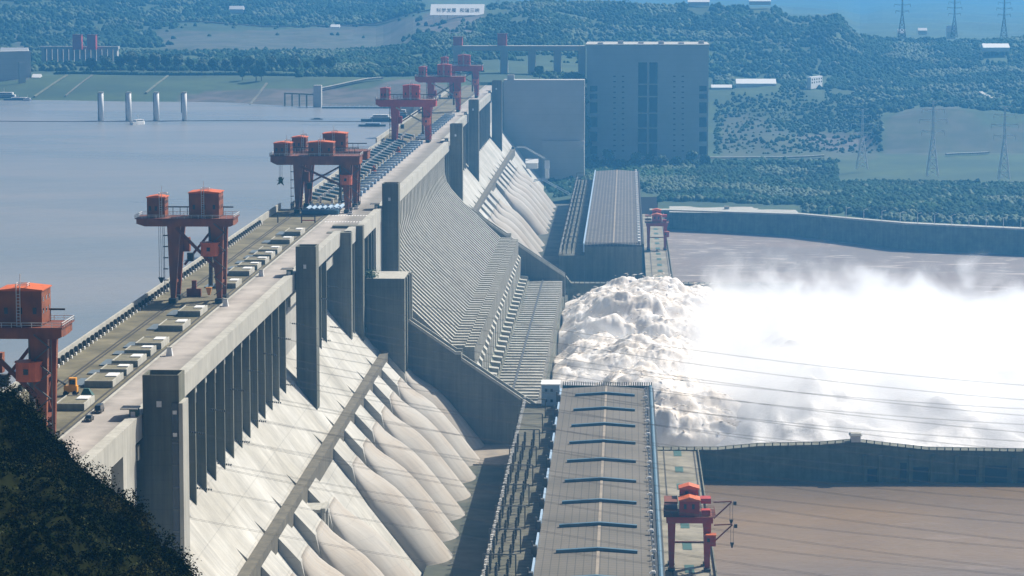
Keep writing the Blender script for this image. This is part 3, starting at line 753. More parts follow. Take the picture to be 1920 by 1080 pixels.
# tailrace cranes
def tail_crane(loc, label, jibs=True):
    t = loc_thing('tailrace_crane', label, 'gantry crane', 'cranes on the tailrace decks')
    for sx in (-1, 1):
        for sy in (-1, 1):
            l = MB().taper((sx * 6.6, sy * 5, .9), (1.8, 1.6), (sx * 6.6, sy * 5, 19), (2.8, 2.0)).build('leg', M['deep_red'], t)
            MB().box(sx * 6.6 - 1.3, sx * 6.6 + 1.3, sy * 5 - 2.4, sy * 5 + 2.4, .2, 1.0).build('bogie', M['dark'], l)
    b = MB()
    for sx in (-1, 1): b.bar((sx * 6.6, -5, 9), (sx * 6.6, 5, 9), .8)
    b.bar((-6.6, 5, 9), (6.6, 5, 9), .7); b.build('tie_beam', M['dark_red'], t)
    b = MB().box(-8.6, 8.6, -7, 7, 19, 21.6); g = b.build('girder', M['deep_red'], t)
    r = MB(); rails(r, -9.4, 9.4, -8, 8, 21.7); r.box(-9.6, 9.6, -8.2, 8.2, 21.6, 21.7); r.build('walkway', M['dark_red'], g)
    h = MB().box(-3.8, 3.6, -6.5, 1, 21.7, 27.6); ho = h.build('machinery_house', M['deep_red'], t)
    MB().pxz([(-4.2, 27.6), (4.0, 27.6), (4.0, 28.0), (-.1, 29.2), (-4.2, 28.0)], -7, 1.4).build('house_roof', M['orange'], ho)
    MB().box(-2.2, -1.2, -6.6, -6.51, 24.5, 26.5).box(.8, 1.8, -6.6, -6.51, 24.5, 26.5).build('window', M['glass'], ho)
    h = MB().box(-3.6, 3.4, 2.4, 8.6, 21.7, 30.6); ho = h.build('machinery_house', M['deep_red'], t)
    MB().pxz([(-4.0, 30.6), (3.8, 30.6), (3.8, 31.0), (-.1, 32.2), (-4.0, 31.0)], 2, 9).build('house_roof', M['orange'], ho)
    MB().box(-1.5, -.3, 2.3, 2.39, 28.6, 30.0).build('window', M['glass'], ho)
    MB().box(-9.4, -4.4, -6, 6, 26.5, 27.3).box(-9.4, -4.4, -6, 6, 23.6, 24.2).build('side_platform', M['dark_red'], t)
    MB().box(4.2, 8.0, 0, 6, 25.4, 27.4).box(4.4, 7.6, -6, -2, 21.7, 24).build('winch_box', M['deep_red'], t)
    c = MB().box(5.4, 9.6, -9.4, -5.6, 10.5, 14.6).build('operator_cabin', M['deep_red'], t)
    MB().box(5.2, 9.8, -9.6, -5.4, 14.6, 15.0).build('cabin_roof', M['orange'], c)
    MB().box(6.4, 7.4, -9.5, -9.41, 12.2, 13.6).build('window', M['glass'], c)
    if jibs:
        for (y, z) in ((4, 25.2), (-5, 18.0)):
            j = MB(); j.bar((9.0, y, z), (15.8, y, z + .4), .45); j.bar((9.2, y, z - 6.4), (15.8, y, z + .2), .5)
            jo = j.build('jib', M['dark_red'], t)
            k = MB(); k.bar((15.2, y, z - 7), (15.2, y, z), .12); k.bar((16.2, y, z - 7), (16.2, y, z), .12); k.taper((15.7, y, z - 9), (.4, .4), (15.7, y, z - 6.8), (1.5, 1.0)); k.box(16.4, 17.6, y - .5, y + .5, z - 1, z + .4)
            k.build('hook_block', M['dark'], jo)
    t.location = loc; return t
tail_crane((24.0, 1036, 82.2), 'red tailrace crane with two jibs and hooks over the brown river').scale = (1, 1, .95)
tail_crane((24.4, 2235, 82.2), 'small far red crane on the deck beside the far powerhouse', False)

# ================================================================ gate housings on the crest deck (pixels of front left, front right, back right roof corners)
def housing(fl, fr, br, label, ztop=187.0, group='gate housings on the crest deck'):
    A, B, C = atz(*fl, ztop), atz(*fr, ztop), atz(*br, ztop)
    x0, x1, y0, y1 = A.x, B.x, (A.y + B.y) / 2, C.y
    t = thing('gate_housing', ((x0+x1)/2, y0, 185.03), label, 'gate housing', group)
    MB().box(x0, x1, y0, y1, 185.03, ztop - .3).build('wall', M['housing'], t)
    r = MB().box(x0 + .3, x1 - .3, y0 + .3, y1 - .3, ztop - .3, ztop - .22)
    r.build('roof', M['moss_roof'], t)
    p = MB().box(x0, x1, y0, y0 + .3, ztop - .3, ztop).box(x0, x1, y1 - .3, y1, ztop - .3, ztop).box(x0, x0 + .3, y0 + .3, y1 - .3, ztop - .3, ztop).box(x1 - .3, x1, y0 + .3, y1 - .3, ztop - .3, ztop)
    p.box(x1 + .003, x1 + .1, y0, y1, 185.03, ztop)
    p.build('roof_kerb', M['pale_concrete'], t)
    MB().box(x0 + (x1-x0)*.52, x0 + (x1-x0)*.93, y0 + (y1-y0)*.55, y0 + (y1-y0)*.92, ztop - .2, ztop + .1).build('roof_hatch', M['white'], t)
    MB().box(x0 - 4.2, x0 - .5, y0 + 2, y1 - 1, 185.03, 185.4).build('grating', M['grating'], t)
    return t
HS = [((103, 756.7), (157.5, 756.7), (177.5, 741)), ((158, 714), (211, 714), (228, 698)), ((187, 692), (237, 692), (247.5, 682.5)), ((209, 676), (258, 676), (274, 663)),
      ((233, 656), (282, 656), (293, 647.5)), ((253, 643), (302, 643), (315, 631)), ((296, 610), (342, 610), (353, 598)), ((333, 583), (375, 583), (388, 572)),
      ((402, 531), (441.7, 531), (450, 522)), ((428, 508), (467, 508), (478, 500)), ((445, 497), (482, 497), (489, 491)), ((458, 487), (497, 487), (503, 481)),
      ((474, 477), (508, 477), (514, 471)), ((484, 467.5), (520, 467.5), (526.5, 461)), ((507, 449), (543, 449), (549, 443)), ((533, 434), (563, 434), (569, 427))]
NUM = ['first', 'second', 'third', 'fourth', 'fifth', 'sixth', 'seventh', 'eighth', 'ninth', 'tenth', 'eleventh', 'twelfth', 'thirteenth', 'fourteenth', 'fifteenth', 'sixteenth', 'seventeenth', 'eighteenth', 'nineteenth', 'twentieth',
       'twenty-first', 'twenty-second', 'twenty-third', 'twenty-fourth', 'twenty-fifth', 'twenty-sixth', 'twenty-seventh', 'twenty-eighth', 'twenty-ninth', 'thirtieth', 'thirty-first', 'thirty-second', 'thirty-third', 'thirty-fourth', 'thirty-fifth', 'thirty-sixth', 'thirty-seventh', 'thirty-eighth', 'thirty-ninth', 'fortieth']
for i, h in enumerate(HS): housing(*h, 'low concrete gate housing with white hatch, ' + NUM[i] + ' from the hillside end')

# spillway deck: frames, blue hoist cylinders
fr0 = loc_thing('steel_trestle', 'pale steel gate frame beside the spillway deck road', 'trestle', 'gate frames along the spillway deck')
b = MB().box(-4.2, 4.2, -.5, .5, 1.6, 2.4).box(-4.2, -3.2, -.5, .5, 0, 1.6).box(3.2, 4.2, -.5, .5, 0, 1.6).box(-4.2, -3.4, .5, 5, 1.6, 2.3).box(3.4, 4.2, .5, 5, 1.6, 2.3)
b.build('frame', M['paleblue'], fr0); MB().box(-3, 3, .8, 4.6, .1, 1.0).build('gate_cover', M['grating'], fr0)
ho0 = loc_thing('hoist_cylinder', 'blue hoist cylinder', 'hoist', 'hoist cylinders along the spillway deck')
MB().tube([(-3, 0, 2.6), (2.6, 1.2, 1.3)], .85, 10).build('cylinder', M['blue'], ho0)
MB().box(-3.6, -2.6, -1.2, 1.2, 0, 3.4).box(2.2, 3.2, 0, 2.2, 0, 2.1).build('bracket', M['lattice'], ho0)
n = 0; y = 1432
ys_ = []
while y < 2290:
    if abs(y - 1938) > 12: ys_.append(y)
    y += 21.0 if y < 1900 else 24
first = True
for n, y in enumerate(ys_):
    lab = 'pale gate frame on the spillway deck, ' + NUM[n] + ' beyond the twin cranes'
    if n == 0: fr0.location = (-142.5, y, 185.05); fr0['label'] = lab
    else: dup(fr0, (-142.5, y, 185.05), lab)
hl = [(x, y + dy) for y in ys_[:26] for x, dy in ((-152.5, 0), (-160.5, 9))]
for n, (x, y) in enumerate(hl):
    row = 'upstream row' if x < -156 else 'inner row'
    lab = 'blue hoist cylinder in the ' + row + ' on the spillway deck, ' + NUM[n // 2] + ' beyond the twin cranes'
    if n == 0: ho0.location = (x, y, 185.05); ho0['label'] = lab
    else: dup(ho0, (x, y, 185.05), lab)
# small orange winches among them
for (px, py, lab) in ((701, 328, 'rusty orange winch standing among blue hoist cylinders, nearer one'), (747, 291, 'rusty orange winch standing among blue hoist cylinders, farther one')):
    p = atz(px, py, 185.05); t = thing('winch', p, lab, 'winch')
    MB().taper((p.x, p.y, 185.05), (3.4, 3.4), (p.x, p.y, 189.2), (2.2, 2.2)).build('body', M['rust'], t)
    MB().tube([(p.x - 1.5, p.y - 1.8, 187), (p.x + 1.5, p.y - 1.8, 187)], .7, 8).box(p.x - .5, p.x + .5, p.y - .5, p.y + .5, 189.2, 190.4).build('drum', M['orange'], t)
# blue equipment skid under the twin crane
p = atz(610, 400, 185.05); t = thing('equipment_skid', p, 'dark blue grating skid lying across the deck under the twin crane', 'skid')
MB().box(-157.5, -139.5, 1362, 1370, 185.2, 187.2).build('frame', M['blue'], t)
for k in range(7): MB().tube([(-156 + 2.5 * k, 1372, 186.6), (-156 + 2.5 * k, 1398, 186.6)], 1.0, 8).build('pipe', M['paleblue'], t)
# barrier across the deck, bollards
t = thing('barrier', (-150, 1326, 185.05), 'low red and white barrier posts across the deck in front of the twin crane', 'barrier')
for x in (-163.5, -152.3, -146.0): MB().tube([(x, 1318, 185.05), (x, 1318, 188.6)], .3, 6).build('post', M['dark'], t)
MB().bar((-152.3, 1318, 186.2), (-146, 1318, 186.2), .4).build('rail', M['deep_red'], t)
for i, (px, py) in enumerate(((318, 667), (490, 518), (423, 574))):
    p = atz(px, py, 185.05); t = thing('pedestal', p, ['pale concrete pedestal beside the crane rail near the fifth gate housing', 'pale pedestal beside the crane rail halfway to the twin crane', 'white pedestal at the foot of the whole red gantry crane'][i], 'pedestal', 'pedestals by the crane rail')
    MB().taper((p.x, p.y, 185.04), (2.0, 2.0), (p.x, p.y, 187.6), (1.3, 1.3)).build('base', M['white'], t); MB().box(p.x - .8, p.x + .8, p.y - .8, p.y + .8, 187.6, 187.8).build('cap', M['pale_concrete'], t)
# walkers' kit, yellow machine
p = atz(133, 741, 185.05); t = thing('work_machine', p, 'yellow work machine with black wheels beside the nearest gate housings', 'machine')
x, y, z = p
MB().box(x - 1.8, x + 1.9, y - 1.1, y + 1.1, 186.0, 187.8).box(x - .4, x + 1.6, y - 1, y + 1, 187.8, 190.0).build('body', M['yellow'], t)
MB().box(x - .2, x + 1.4, y - 1.06, y - 1.001, 188.2, 189.5).build('window', M['glass'], t)
MB().tube([(x - 1.4, y, 188), (x - 3.4, y - .4, 189.4), (x - 4.8, y - .6, 187.0)], .35, 6).taper((x - 5.0, y - .6, 185.4), (1.2, 1.2), (x - 4.8, y - .6, 187), (.5, .8)).build('arm', M['dark'], t)
for dx in (-1.3, 1.3):
    for dy in (-1.3, 1.3): MB().tube([(x + dx, y + dy - .25, 185.75), (x + dx, y + dy + .25, 185.75)], .7, 10).build('wheel', M['tyre'], t)
t = thing('tarp_pile', (x + 4.5, y, 185), 'dark tarpaulin heap lying right of the yellow work machine', 'tarpaulin')
MB().taper((x + 4.6, y, 185.05), (3.6, 3), (x + 4.4, y, 187.0), (1.4, 1.2)).build('heap', M['green'], t)
p = atz(392, 556, 185.05); t = thing('hoist_block', p, 'yellow hook block hanging low inside the whole red gantry crane', 'hook block')
MB().taper((p.x, p.y, 185.6), (.8, .8), (p.x, p.y, 188.4), (2.2, 1.6)).build('block', M['yellow'], t); MB().bar((p.x, p.y, 188.4), (p.x, p.y, 192), .3).build('shackle', M['dark'], t)
p = atz(364, 556, 185.05); t = thing('lifting_beam', p, 'rusty lifting beam parked on the deck between the legs of the whole red gantry crane', 'lifting beam')
MB().box(p.x - 2.6, p.x + 2.6, p.y - 1, p.y + 1, 185.1, 188).build('beam', M['rust'], t); MB().box(p.x - .7, p.x + .9, p.y - .8, p.y + .8, 188, 191.0).build('yoke', M['dark_red'], t)

# ---------------- vehicles
def car(px, py, label, m, L=4.8, big=False, rz=0):
    p = atz(px, py, 185.06); t = loc_thing('van' if big else 'parked_car', label, 'van' if big else 'car', 'vehicles on the crest road')
    h = 2.1 if big else 1.45
    b = MB().pxz([(-.9, .35), (.9, .35), (.95, .9), (-.95, .9)], -L/2, L/2)
    b.build('body', M[m], t)
    MB().taper((0, .1, .9), (1.75, L * (.9 if big else .62)), (0, .1, h), (1.5, L * (.8 if big else .42))).build('cabin', M['glass'], t)
    MB().box(-.74, .74, -L * (.38 if big else .18) + .1, L * (.38 if big else .18) + .1, h, h + .06).build('roof', M[m], t)
    for sx in (-1, 1):
        for sy in (-1, 1): MB().tube([(sx * .95, sy * L * .31, .34), (sx * .75, sy * L * .31, .34)], .34, 10).build('wheel', M['tyre'], t)
    for sx in (-.6, .6): MB().box(sx - .18, sx + .18, -L/2 - .03, -L/2, .6, .8).build('headlight', M['white'], t)
    t.location = p; t.rotation_euler = (0, 0, rz); return t
car(186, 773, 'dark green van on the crest road beside the first gate housing', 'car_dark', 5.6, True)
car(167, 789, 'dark small car on the crest road, nearest vehicle to the hillside', 'car_dark')
car(668, 392, 'white car parked by the twin crane, farther of two', 'car_white')
car(657, 402, 'white car parked by the twin crane, nearer of two', 'car_white')
# person with a barrow on the road edge
# ================================================================ TERRAIN (one sheet, heights by bearing and distance)
COLS = {
 -500: [(2860,150),(2975,165),(3120,185),(3500,188),(3900,192),(4300,215),(4800,255),(5600,300),(8000,330),(12000,340)],
 60:  [(2860,150),(2985,165),(3130,185),(3500,188),(3900,192),(4300,218),(4800,256),(5600,300),(8000,330),(12000,340)],
 300: [(2860,150),(2945,165),(3120,185),(3500,188),(3900,190),(4200,197),(4420,215),(4800,238),(5400,262),(8000,300),(12000,300)],
 560: [(2760,150),(2860,165),(2960,172),(3080,185),(3500,188),(3950,192),(4200,197),(4420,212),(4800,236),(5400,262),(8000,290),(12000,290)],
 700: [(2730,150),(2860,165),(3022,185),(3300,187),(3800,191),(4100,196),(4350,205),(4420,219),(4800,238),(5600,262),(8000,280),(12000,270)],
 790: [(2420,150),(2520,165),(2640,180),(2760,184),(3300,188),(3700,205),(4000,222),(4300,232),(4600,240),(5400,262),(8000,270),(12000,260)],
 868: [(2600,150),(2700,170),(2780,184),(2900,186),(3400,195),(3800,220),(4100,238),(4300,240),(4700,236),(5400,245),(8000,245),(12000,230)],
 930: [(2700,79),(2860,80),(2890,88),(2915,186),(3400,195),(3800,222),(4100,243),(4250,246),(4600,232),(5400,235),(8000,225),(12000,225)],
 1010:[(2700,80),(2860,84),(2890,86),(2915,186),(3400,192),(3800,226),(4100,249),(4250,249),(4600,225),(5400,220),(8000,215),(12000,210)],
 1098:[(2700,85),(2860,86),(2990,90),(3060,186),(3400,190),(3700,210),(4100,240),(4250,246),(4600,220),(5400,212),(8000,205),(12000,200)],
 1110:[(2700,85),(2900,87),(3000,90),(3110,98),(3400,120),(3700,165),(4100,240),(4250,248),(4600,220),(5400,212),(8000,205),(12000,200)],
 1340:[(2600,87),(2900,88),(3060,93),(3150,97),(3380,122),(3560,152),(3700,160),(4000,215),(4250,252),(4600,225),(5400,215),(8000,205),(12000,200)],
 1440:[(2560,87),(2900,89),(3060,93),(3150,97),(3380,122),(3560,154),(3700,160),(4000,212),(4250,251),(4600,222),(5400,215),(8000,208),(12000,200)],
 1500:[(2560,88),(2900,90),(3060,93),(3150,97),(3380,118),(3560,152),(3720,158),(4000,205),(4250,230),(4600,200),(5400,200),(8000,204),(12000,200)],
 1570:[(2500,88),(2900,91),(3060,94),(3150,98),(3300,108),(3600,152),(3760,158),(4000,210),(4200,236),(4500,205),(5400,200),(8000,196),(12000,203)],
 1612:[(2480,89),(2900,91),(3080,94),(3200,98),(3300,112),(3600,150),(3800,163),(4000,190),(4200,206),(4500,180),(5400,180),(8000,180),(12000,206)],
 1660:[(2460,89),(2900,92),(3080,95),(3170,98),(3300,132),(3500,146),(3800,165),(4000,184),(4200,201),(4500,185),(5400,180),(8000,192),(12000,208)],
 1760:[(2440,89),(2900,92),(3000,95),(3160,98),(3320,140),(3500,148),(3800,166),(4000,184),(4200,201),(4500,185),(5400,180),(8000,199),(12000,210)],
 1920:[(2400,89),(2900,92),(3000,95),(3160,98),(3330,134),(3500,148),(3800,168),(4000,186),(4200,202),(4500,185),(5400,180),(8000,191),(12000,212)],
 2500:[(2360,89),(2900,92),(3000,95),(3160,98),(3330,134),(3500,148),(3800,168),(4000,186),(4200,200),(4500,185),(5400,180),(8000,190),(12000,214)],
}
cxs = sorted(COLS)
def lin(tab, Y):
    if Y <= tab[0][0]: return tab[0][1] - (tab[0][0] - Y) * .12
    for (a, za), (b, zb) in zip(tab[:-1], tab[1:]):
        if Y <= b: return za + (zb - za) * (Y - a) / (b - a)
    return tab[-1][1]
def xpix(X, Y):   # pixel column of a point (bearing)
    d = X * _fw[0] + Y * _fw[1]; s_ = X * _rt[0] + Y * _rt[1]
    return 960 + FPX * s_ / (d * 1.0)
def ground(X, Y, nz=True):
    px = xpix(X, Y)
    if px <= cxs[0]: z = lin(COLS[cxs[0]], Y)
    elif px >= cxs[-1]: z = lin(COLS[cxs[-1]], Y)
    else:
        for a, b in zip(cxs[:-1], cxs[1:]):
            if px <= b:
                t = (px - a) / (b - a); t = t * t * (3 - 2 * t); z = lin(COLS[a], Y) * (1 - t) + lin(COLS[b], Y) * t; break
    if nz:
        amp = min(1, max(0, (Y - 3150) / 600)) if px > 1000 else min(1, max(0, (Y - 3600) / 600))
        z += noise.fractal(Vector((X * .004, Y * .004, 1.7)), .9, 2.1, 5) * (1.5 + 7 * amp)
        if Y > 4600: z += noise.fractal(Vector((X * .0007, Y * .0007, 5.7)), .9, 2.1, 5) * 20
    return z
rows = []
Y = 2430.0
while Y < 12500: rows.append(Y); Y *= 1.006 if Y < 4700 else 1.03
cl = [-640 + 14 * i for i in range(int(3300 / 14))]
vs = []; fs = []; info = []
Lm = {}
for j, Y in enumerate(rows):
    for i, px in enumerate(cl):
        a = (px - 960) / FPX      # bearing to world X at this Y
        X = Y * (_rt[0] * a + _fw[0]) / (_rt[1] * a + _fw[1]) if False else None
        # solve s/d = a with (X, Y)
        X = Y * (a * _fw[1] - _rt[1]) / (_rt[0] - a * _fw[0])
        vs.append((X, Y, ground(X, Y)))
nC = len(cl)
for j in range(len(rows) - 1):
    for i in range(nC - 1):
        px = cl[i]; Y = rows[j]
        fs.append((j*nC+i, j*nC+i+1, (j+1)*nC+i+1, (j+1)*nC+i))
# drop faces lying in front of the banks (water or structures there)
def keep(f):
    c = [vs[k] for k in f]; X = sum(v[0] for v in c) / 4; Y = sum(v[1] for v in c) / 4
    px = xpix(X, Y)
    if px > 880 and px < 1235: return Y > 2700
    if px >= 1235:
        pts = W
        for a, b in zip(pts[:-1], pts[1:]):
            if a.x <= X <= b.x: return Y > a.y + (b.y - a.y) * (X - a.x) / (b.x - a.x) + 22
        return Y > 2345 if X > 300 else Y > 2600
    return True
fs = [f for f in fs if keep(f)]
ter = MB().add(vs, fs)
tm = bpy.data.materials.new('land'); tm.use_nodes = True
n_ = tm.node_tree.nodes; L = tm.node_tree.links; b_ = n_['Principled BSDF']; b_.inputs['Roughness'].default_value = .95
geo = n_.new('ShaderNodeNewGeometry'); at_ = n_.new('ShaderNodeAttribute'); at_.attribute_name = 'cover'
def nz_(scale, det=8, dist=0):
    q = n_.new('ShaderNodeTexNoise'); q.inputs['Scale'].default_value = scale; q.inputs['Detail'].default_value = det; q.inputs['Distortion'].default_value = dist
    L.new(geo.outputs['Position'], q.inputs['Vector']); return q.outputs[0]
def mp_(src, a, b, c=0, d=1):
    q = n_.new('ShaderNodeMapRange'); q.inputs[1].default_value = a; q.inputs[2].default_value = b; q.inputs[3].default_value = c; q.inputs[4].default_value = d
    L.new(src, q.inputs[0]); return q.outputs[0]
def mixc(f, a, b):
    q = n_.new('ShaderNodeMix'); q.data_type = 'RGBA'
    L.new(f, q.inputs[0])
    for s_, v in ((6, a), (7, b)):
        if isinstance(v, tuple): q.inputs[s_].default_value = (*v, 1)
        else: L.new(v, q.inputs[s_])
    return q.outputs[2]
g1 = mixc(mp_(nz_(.012, 8), .42, .60), (.020, .052, .024), (.045, .085, .03))
g1 = mixc(mp_(nz_(.06, 6), .45, .7), g1, (.03, .06, .025))
r1 = mixc(mp_(nz_(.03, 8, .8), .4, .62), (.115, .10, .09), (.055, .06, .05))
L.new(mixc(at_.outputs['Fac'], g1, r1), b_.inputs['Base Color'])
M['land'] = tm
to = ter.build('land', tm); tag(to, kind='structure')
# bare rock and quarry faces of the land itself
import bisect
def poly_in(px, py, P):
    c = False; n = len(P)
    for i in range(n):
        x1, y1 = P[i]; x2, y2 = P[(i+1) % n]
        if (y1 > py) != (y2 > py) and px < (x2 - x1) * (py - y1) / (y2 - y1) + x1: c = not c
    return c
def pix(X, Y, Z):
    v = (X, Y, Z - ZC); d = sum(v[i] * _fw[i] for i in range(3))
    return 960 + FPX * sum(v[i] * _rt[i] for i in range(3)) / d, 540 - FPX * sum(v[i] * _up[i] for i in range(3)) / d
BARE = [[(330,176),(440,168),(560,166),(700,166),(740,150),(830,150),(830,230),(600,210),(330,196)],
        [(300,98),(300,60),(560,54),(700,44),(812,30),(880,30),(850,56),(760,66),(800,84),(620,96)],
        [(1350,212),(1420,218),(1480,248),(1560,262),(1640,262),(1650,300),(1350,300)],
        [(1650,282),(1655,225),(1700,205),(1800,200),(1850,232),(1930,232),(1930,290),(1650,290)],
        [(1490,250),(1640,248),(1640,282),(1560,282)], [(795,60),(800,26),(912,22),(905,40),(888,44),(890,60),(880,72)], [(30,60),(0,150),(60,150),(60,100)]]
ca = to.data.attributes.new('cover', 'FLOAT', 'POINT')
vals = []
for v in vs:
    px, py = pix(*v); q = 0.0
    for ip, P in enumerate(BARE):
        if poly_in(px + noise.noise(Vector(v) * .01) * 8, py + noise.noise(Vector(v) * .013) * 4, P): q = (.95, .6, .35, .45, .95, .95, .5)[ip]
    vals.append(q)
ca.data.foreach_set('value', vals)

CLEAR = [(0, 58, 4650), (2, 24, 4700), (430, 456, 4780), (0, 50, 3560), (708, 742, 3330), (765, 800, 3320), (725, 750, 3300), (770, 792, 3500), (905, 932, 4090), (935, 965, 4080), (1290, 1330, 4250), (1405, 1445, 4240), (960, 990, 3900), (395, 425, 4395), (460, 490, 4400), (620, 636, 4400), (1513, 1547, 3560), (1381, 1455, 3575), (1334, 1372, 3560), (1844, 1893, 3900), (1684, 1698, 4230), (1776, 1792, 4230), (66, 232, 3460), (66, 232, 3330)]
# ---------------- forest: one mass of crowns too many to count
import numpy as np, bmesh
def blob(r, seed, sub=1, sq=1.0):
    bm = bmesh.new(); bmesh.ops.create_icosphere(bm, subdivisions=sub, radius=1)
    vv = []
    for v in bm.verts:
        k = 1 + .42 * noise.noise(v.co * 2.3 + Vector((seed * 3.1, seed, 0)))
        vv.append((v.co.x * k * r, v.co.y * k * r, v.co.z * k * r * sq))
    ff = [tuple(x.index for x in f.verts) for f in bm.faces]; bm.free(); return vv, ff
BL = [blob(1, s, 2, random.uniform(.9, 1.35)) for s in range(8)]
random.seed(21)
inst = {'tree': [[] for _ in BL], 'tree_light': [[] for _ in BL]}
def put(px, Y, r, key):
    a = (px - 960) / FPX; X = Y * (a * _fw[1] - _rt[1]) / (_rt[0] - a * _fw[0]); z = ground(X, Y)
    n_b = 3 if r > 4 else 1
    for q in range(n_b):
        rr = r * (random.uniform(.5, .8) if n_b > 1 else 1)
        inst[key][random.randrange(8)].append((X + random.uniform(-1, 1) * r * .6 * (n_b > 1), Y + random.uniform(-1, 1) * r * .6 * (n_b > 1), z + r * (.05 + .35 * q / n_b), rr * random.uniform(.8, 1.15), rr * random.uniform(.8, 1.35), random.random() * 6.3))
Z_ = [ # px0, px1, Y0, Y1, count, r0, r1
 (1000, 1960, 3600, 4260, 6200, 3, 6), (860, 1110, 3380, 4250, 1600, 3, 6),
 (1600, 1960, 3330, 4200, 2000, 3, 6),
 (1030, 1575, 2790, 3080, 3600, 2.6, 5), (1575, 1960, 2700, 2815, 900, 2.6, 5), (1240, 1960, 2600, 2800, 2600, 2.6, 5.2), (1500, 1960, 2400, 2640, 1500, 2.6, 5.5),
 (1330, 1660, 3160, 3560, 2200, 1.2, 3.2), (1340, 1560, 3560, 3640, 420, 2.5, 4.5),
 (1000, 1340, 3040, 3110, 360, 2.5, 5), (1040, 1110, 2740, 2860, 200, 2, 4), (1210, 1345, 2740, 3060, 600, 2, 4.5),
 (-60, 760, 3230, 3900, 4200, 2.6, 6.5), (560, 900, 3100, 3900, 1800, 3, 7), (780, 900, 3700, 4300, 700, 3, 6),
 (-60, 330, 3900, 5300, 2600, 4, 8), (330, 880, 4450, 5500, 2800, 4, 9), (300, 860, 4200, 4440, 120, 3, 5),
]
for x0, x1, Y0, Y1, n, r0, r1 in Z_:
    for _ in range(int(n * 1.35)):
        px = random.uniform(x0, x1); Y = random.uniform(Y0, Y1)
        a = (px - 960) / FPX; X = Y * (a * _fw[1] - _rt[1]) / (_rt[0] - a * _fw[0])
        qx, qy = pix(X, Y, ground(X, Y, False))
        if any(poly_in(qx, qy, P) for P in BARE) and random.random() < (.93 if qx < 900 else .72): continue
        if 1090 < qx < 1340 and 3060 < Y < 3700: continue
        if Y < 2800 and px > 1235:
            ok = True
            for p_, q_ in zip(W[:-1], W[1:]):
                if p_.x <= X <= q_.x and Y < p_.y + (q_.y - p_.y) * (X - p_.x) / (q_.x - p_.x) + 42 + (60 if X < 160 else 0): ok = False
            if not ok: continue
        if any(a_ - 3 < px < b_ + 3 and c_ - 40 - 50 * random.random() < Y < c_ + 25 for a_, b_, c_ in CLEAR): continue
        if 790 < qx < 915 and qy < 36 and Y > 3900: continue
        if 3018 < Y < 3046 and 1030 < px < 1600: continue
        if 1372 < qx < 1460 and 146 < qy < 166 or 1508 < qx < 1550 and 140 < qy < 168 or 1840 < qx < 1896 and 84 < qy < 96: continue
        den = noise.noise(Vector((X * .006, Y * .006, 0)))
        if den < -.52: continue
        put(px, Y, .8 * random.uniform(r0, r1) * (1 + .35 * den), 'tree_light' if noise.noise(Vector((X * .011, Y * .011, 4))) > .22 or random.random() < .06 else 'tree')
for key, lists in inst.items():
    VV = []; FF = []; off = 0
    for (vv, ff), lst in zip(BL, lists):
        if not lst: continue
        A = np.array(lst); T = np.array(vv); Fm = np.array(ff)
        c, s_ = np.cos(A[:, 5])[:, None], np.sin(A[:, 5])[:, None]
        x = (T[:, 0] * c - T[:, 1] * s_) * A[:, 3:4] + A[:, 0:1]; y = (T[:, 0] * s_ + T[:, 1] * c) * A[:, 3:4] + A[:, 1:2]; z = T[:, 2] * A[:, 4:5] + A[:, 2:3]
        VV.append(np.stack([x, y, z], -1).reshape(-1, 3))
        FF.append((Fm[None] + (np.arange(len(A)) * len(T))[:, None, None] + off).reshape(-1, 3)); off += len(A) * len(T)
    VV = np.concatenate(VV); FF = np.concatenate(FF); me = bpy.data.meshes.new('forest')
    me.vertices.add(len(VV)); me.vertices.foreach_set('co', VV.astype(np.float32).ravel())
    me.loops.add(FF.size); me.loops.foreach_set('vertex_index', FF.astype(np.int32).ravel())
    me.polygons.add(len(FF)); me.polygons.foreach_set('loop_start', np.arange(0, FF.size, 3, dtype=np.int32)); me.polygons.foreach_set('use_smooth', np.ones(len(FF), dtype=bool))
    me.update(); me.validate(); me.materials.append(M[key]); o = bpy.data.objects.new('forest', me); COL.objects.link(o)
    tag(o, 'far blue green woodland covering the hills and banks' if key == 'tree' else 'lighter green trees scattered through the far woodland', 'woodland', kind='stuff')

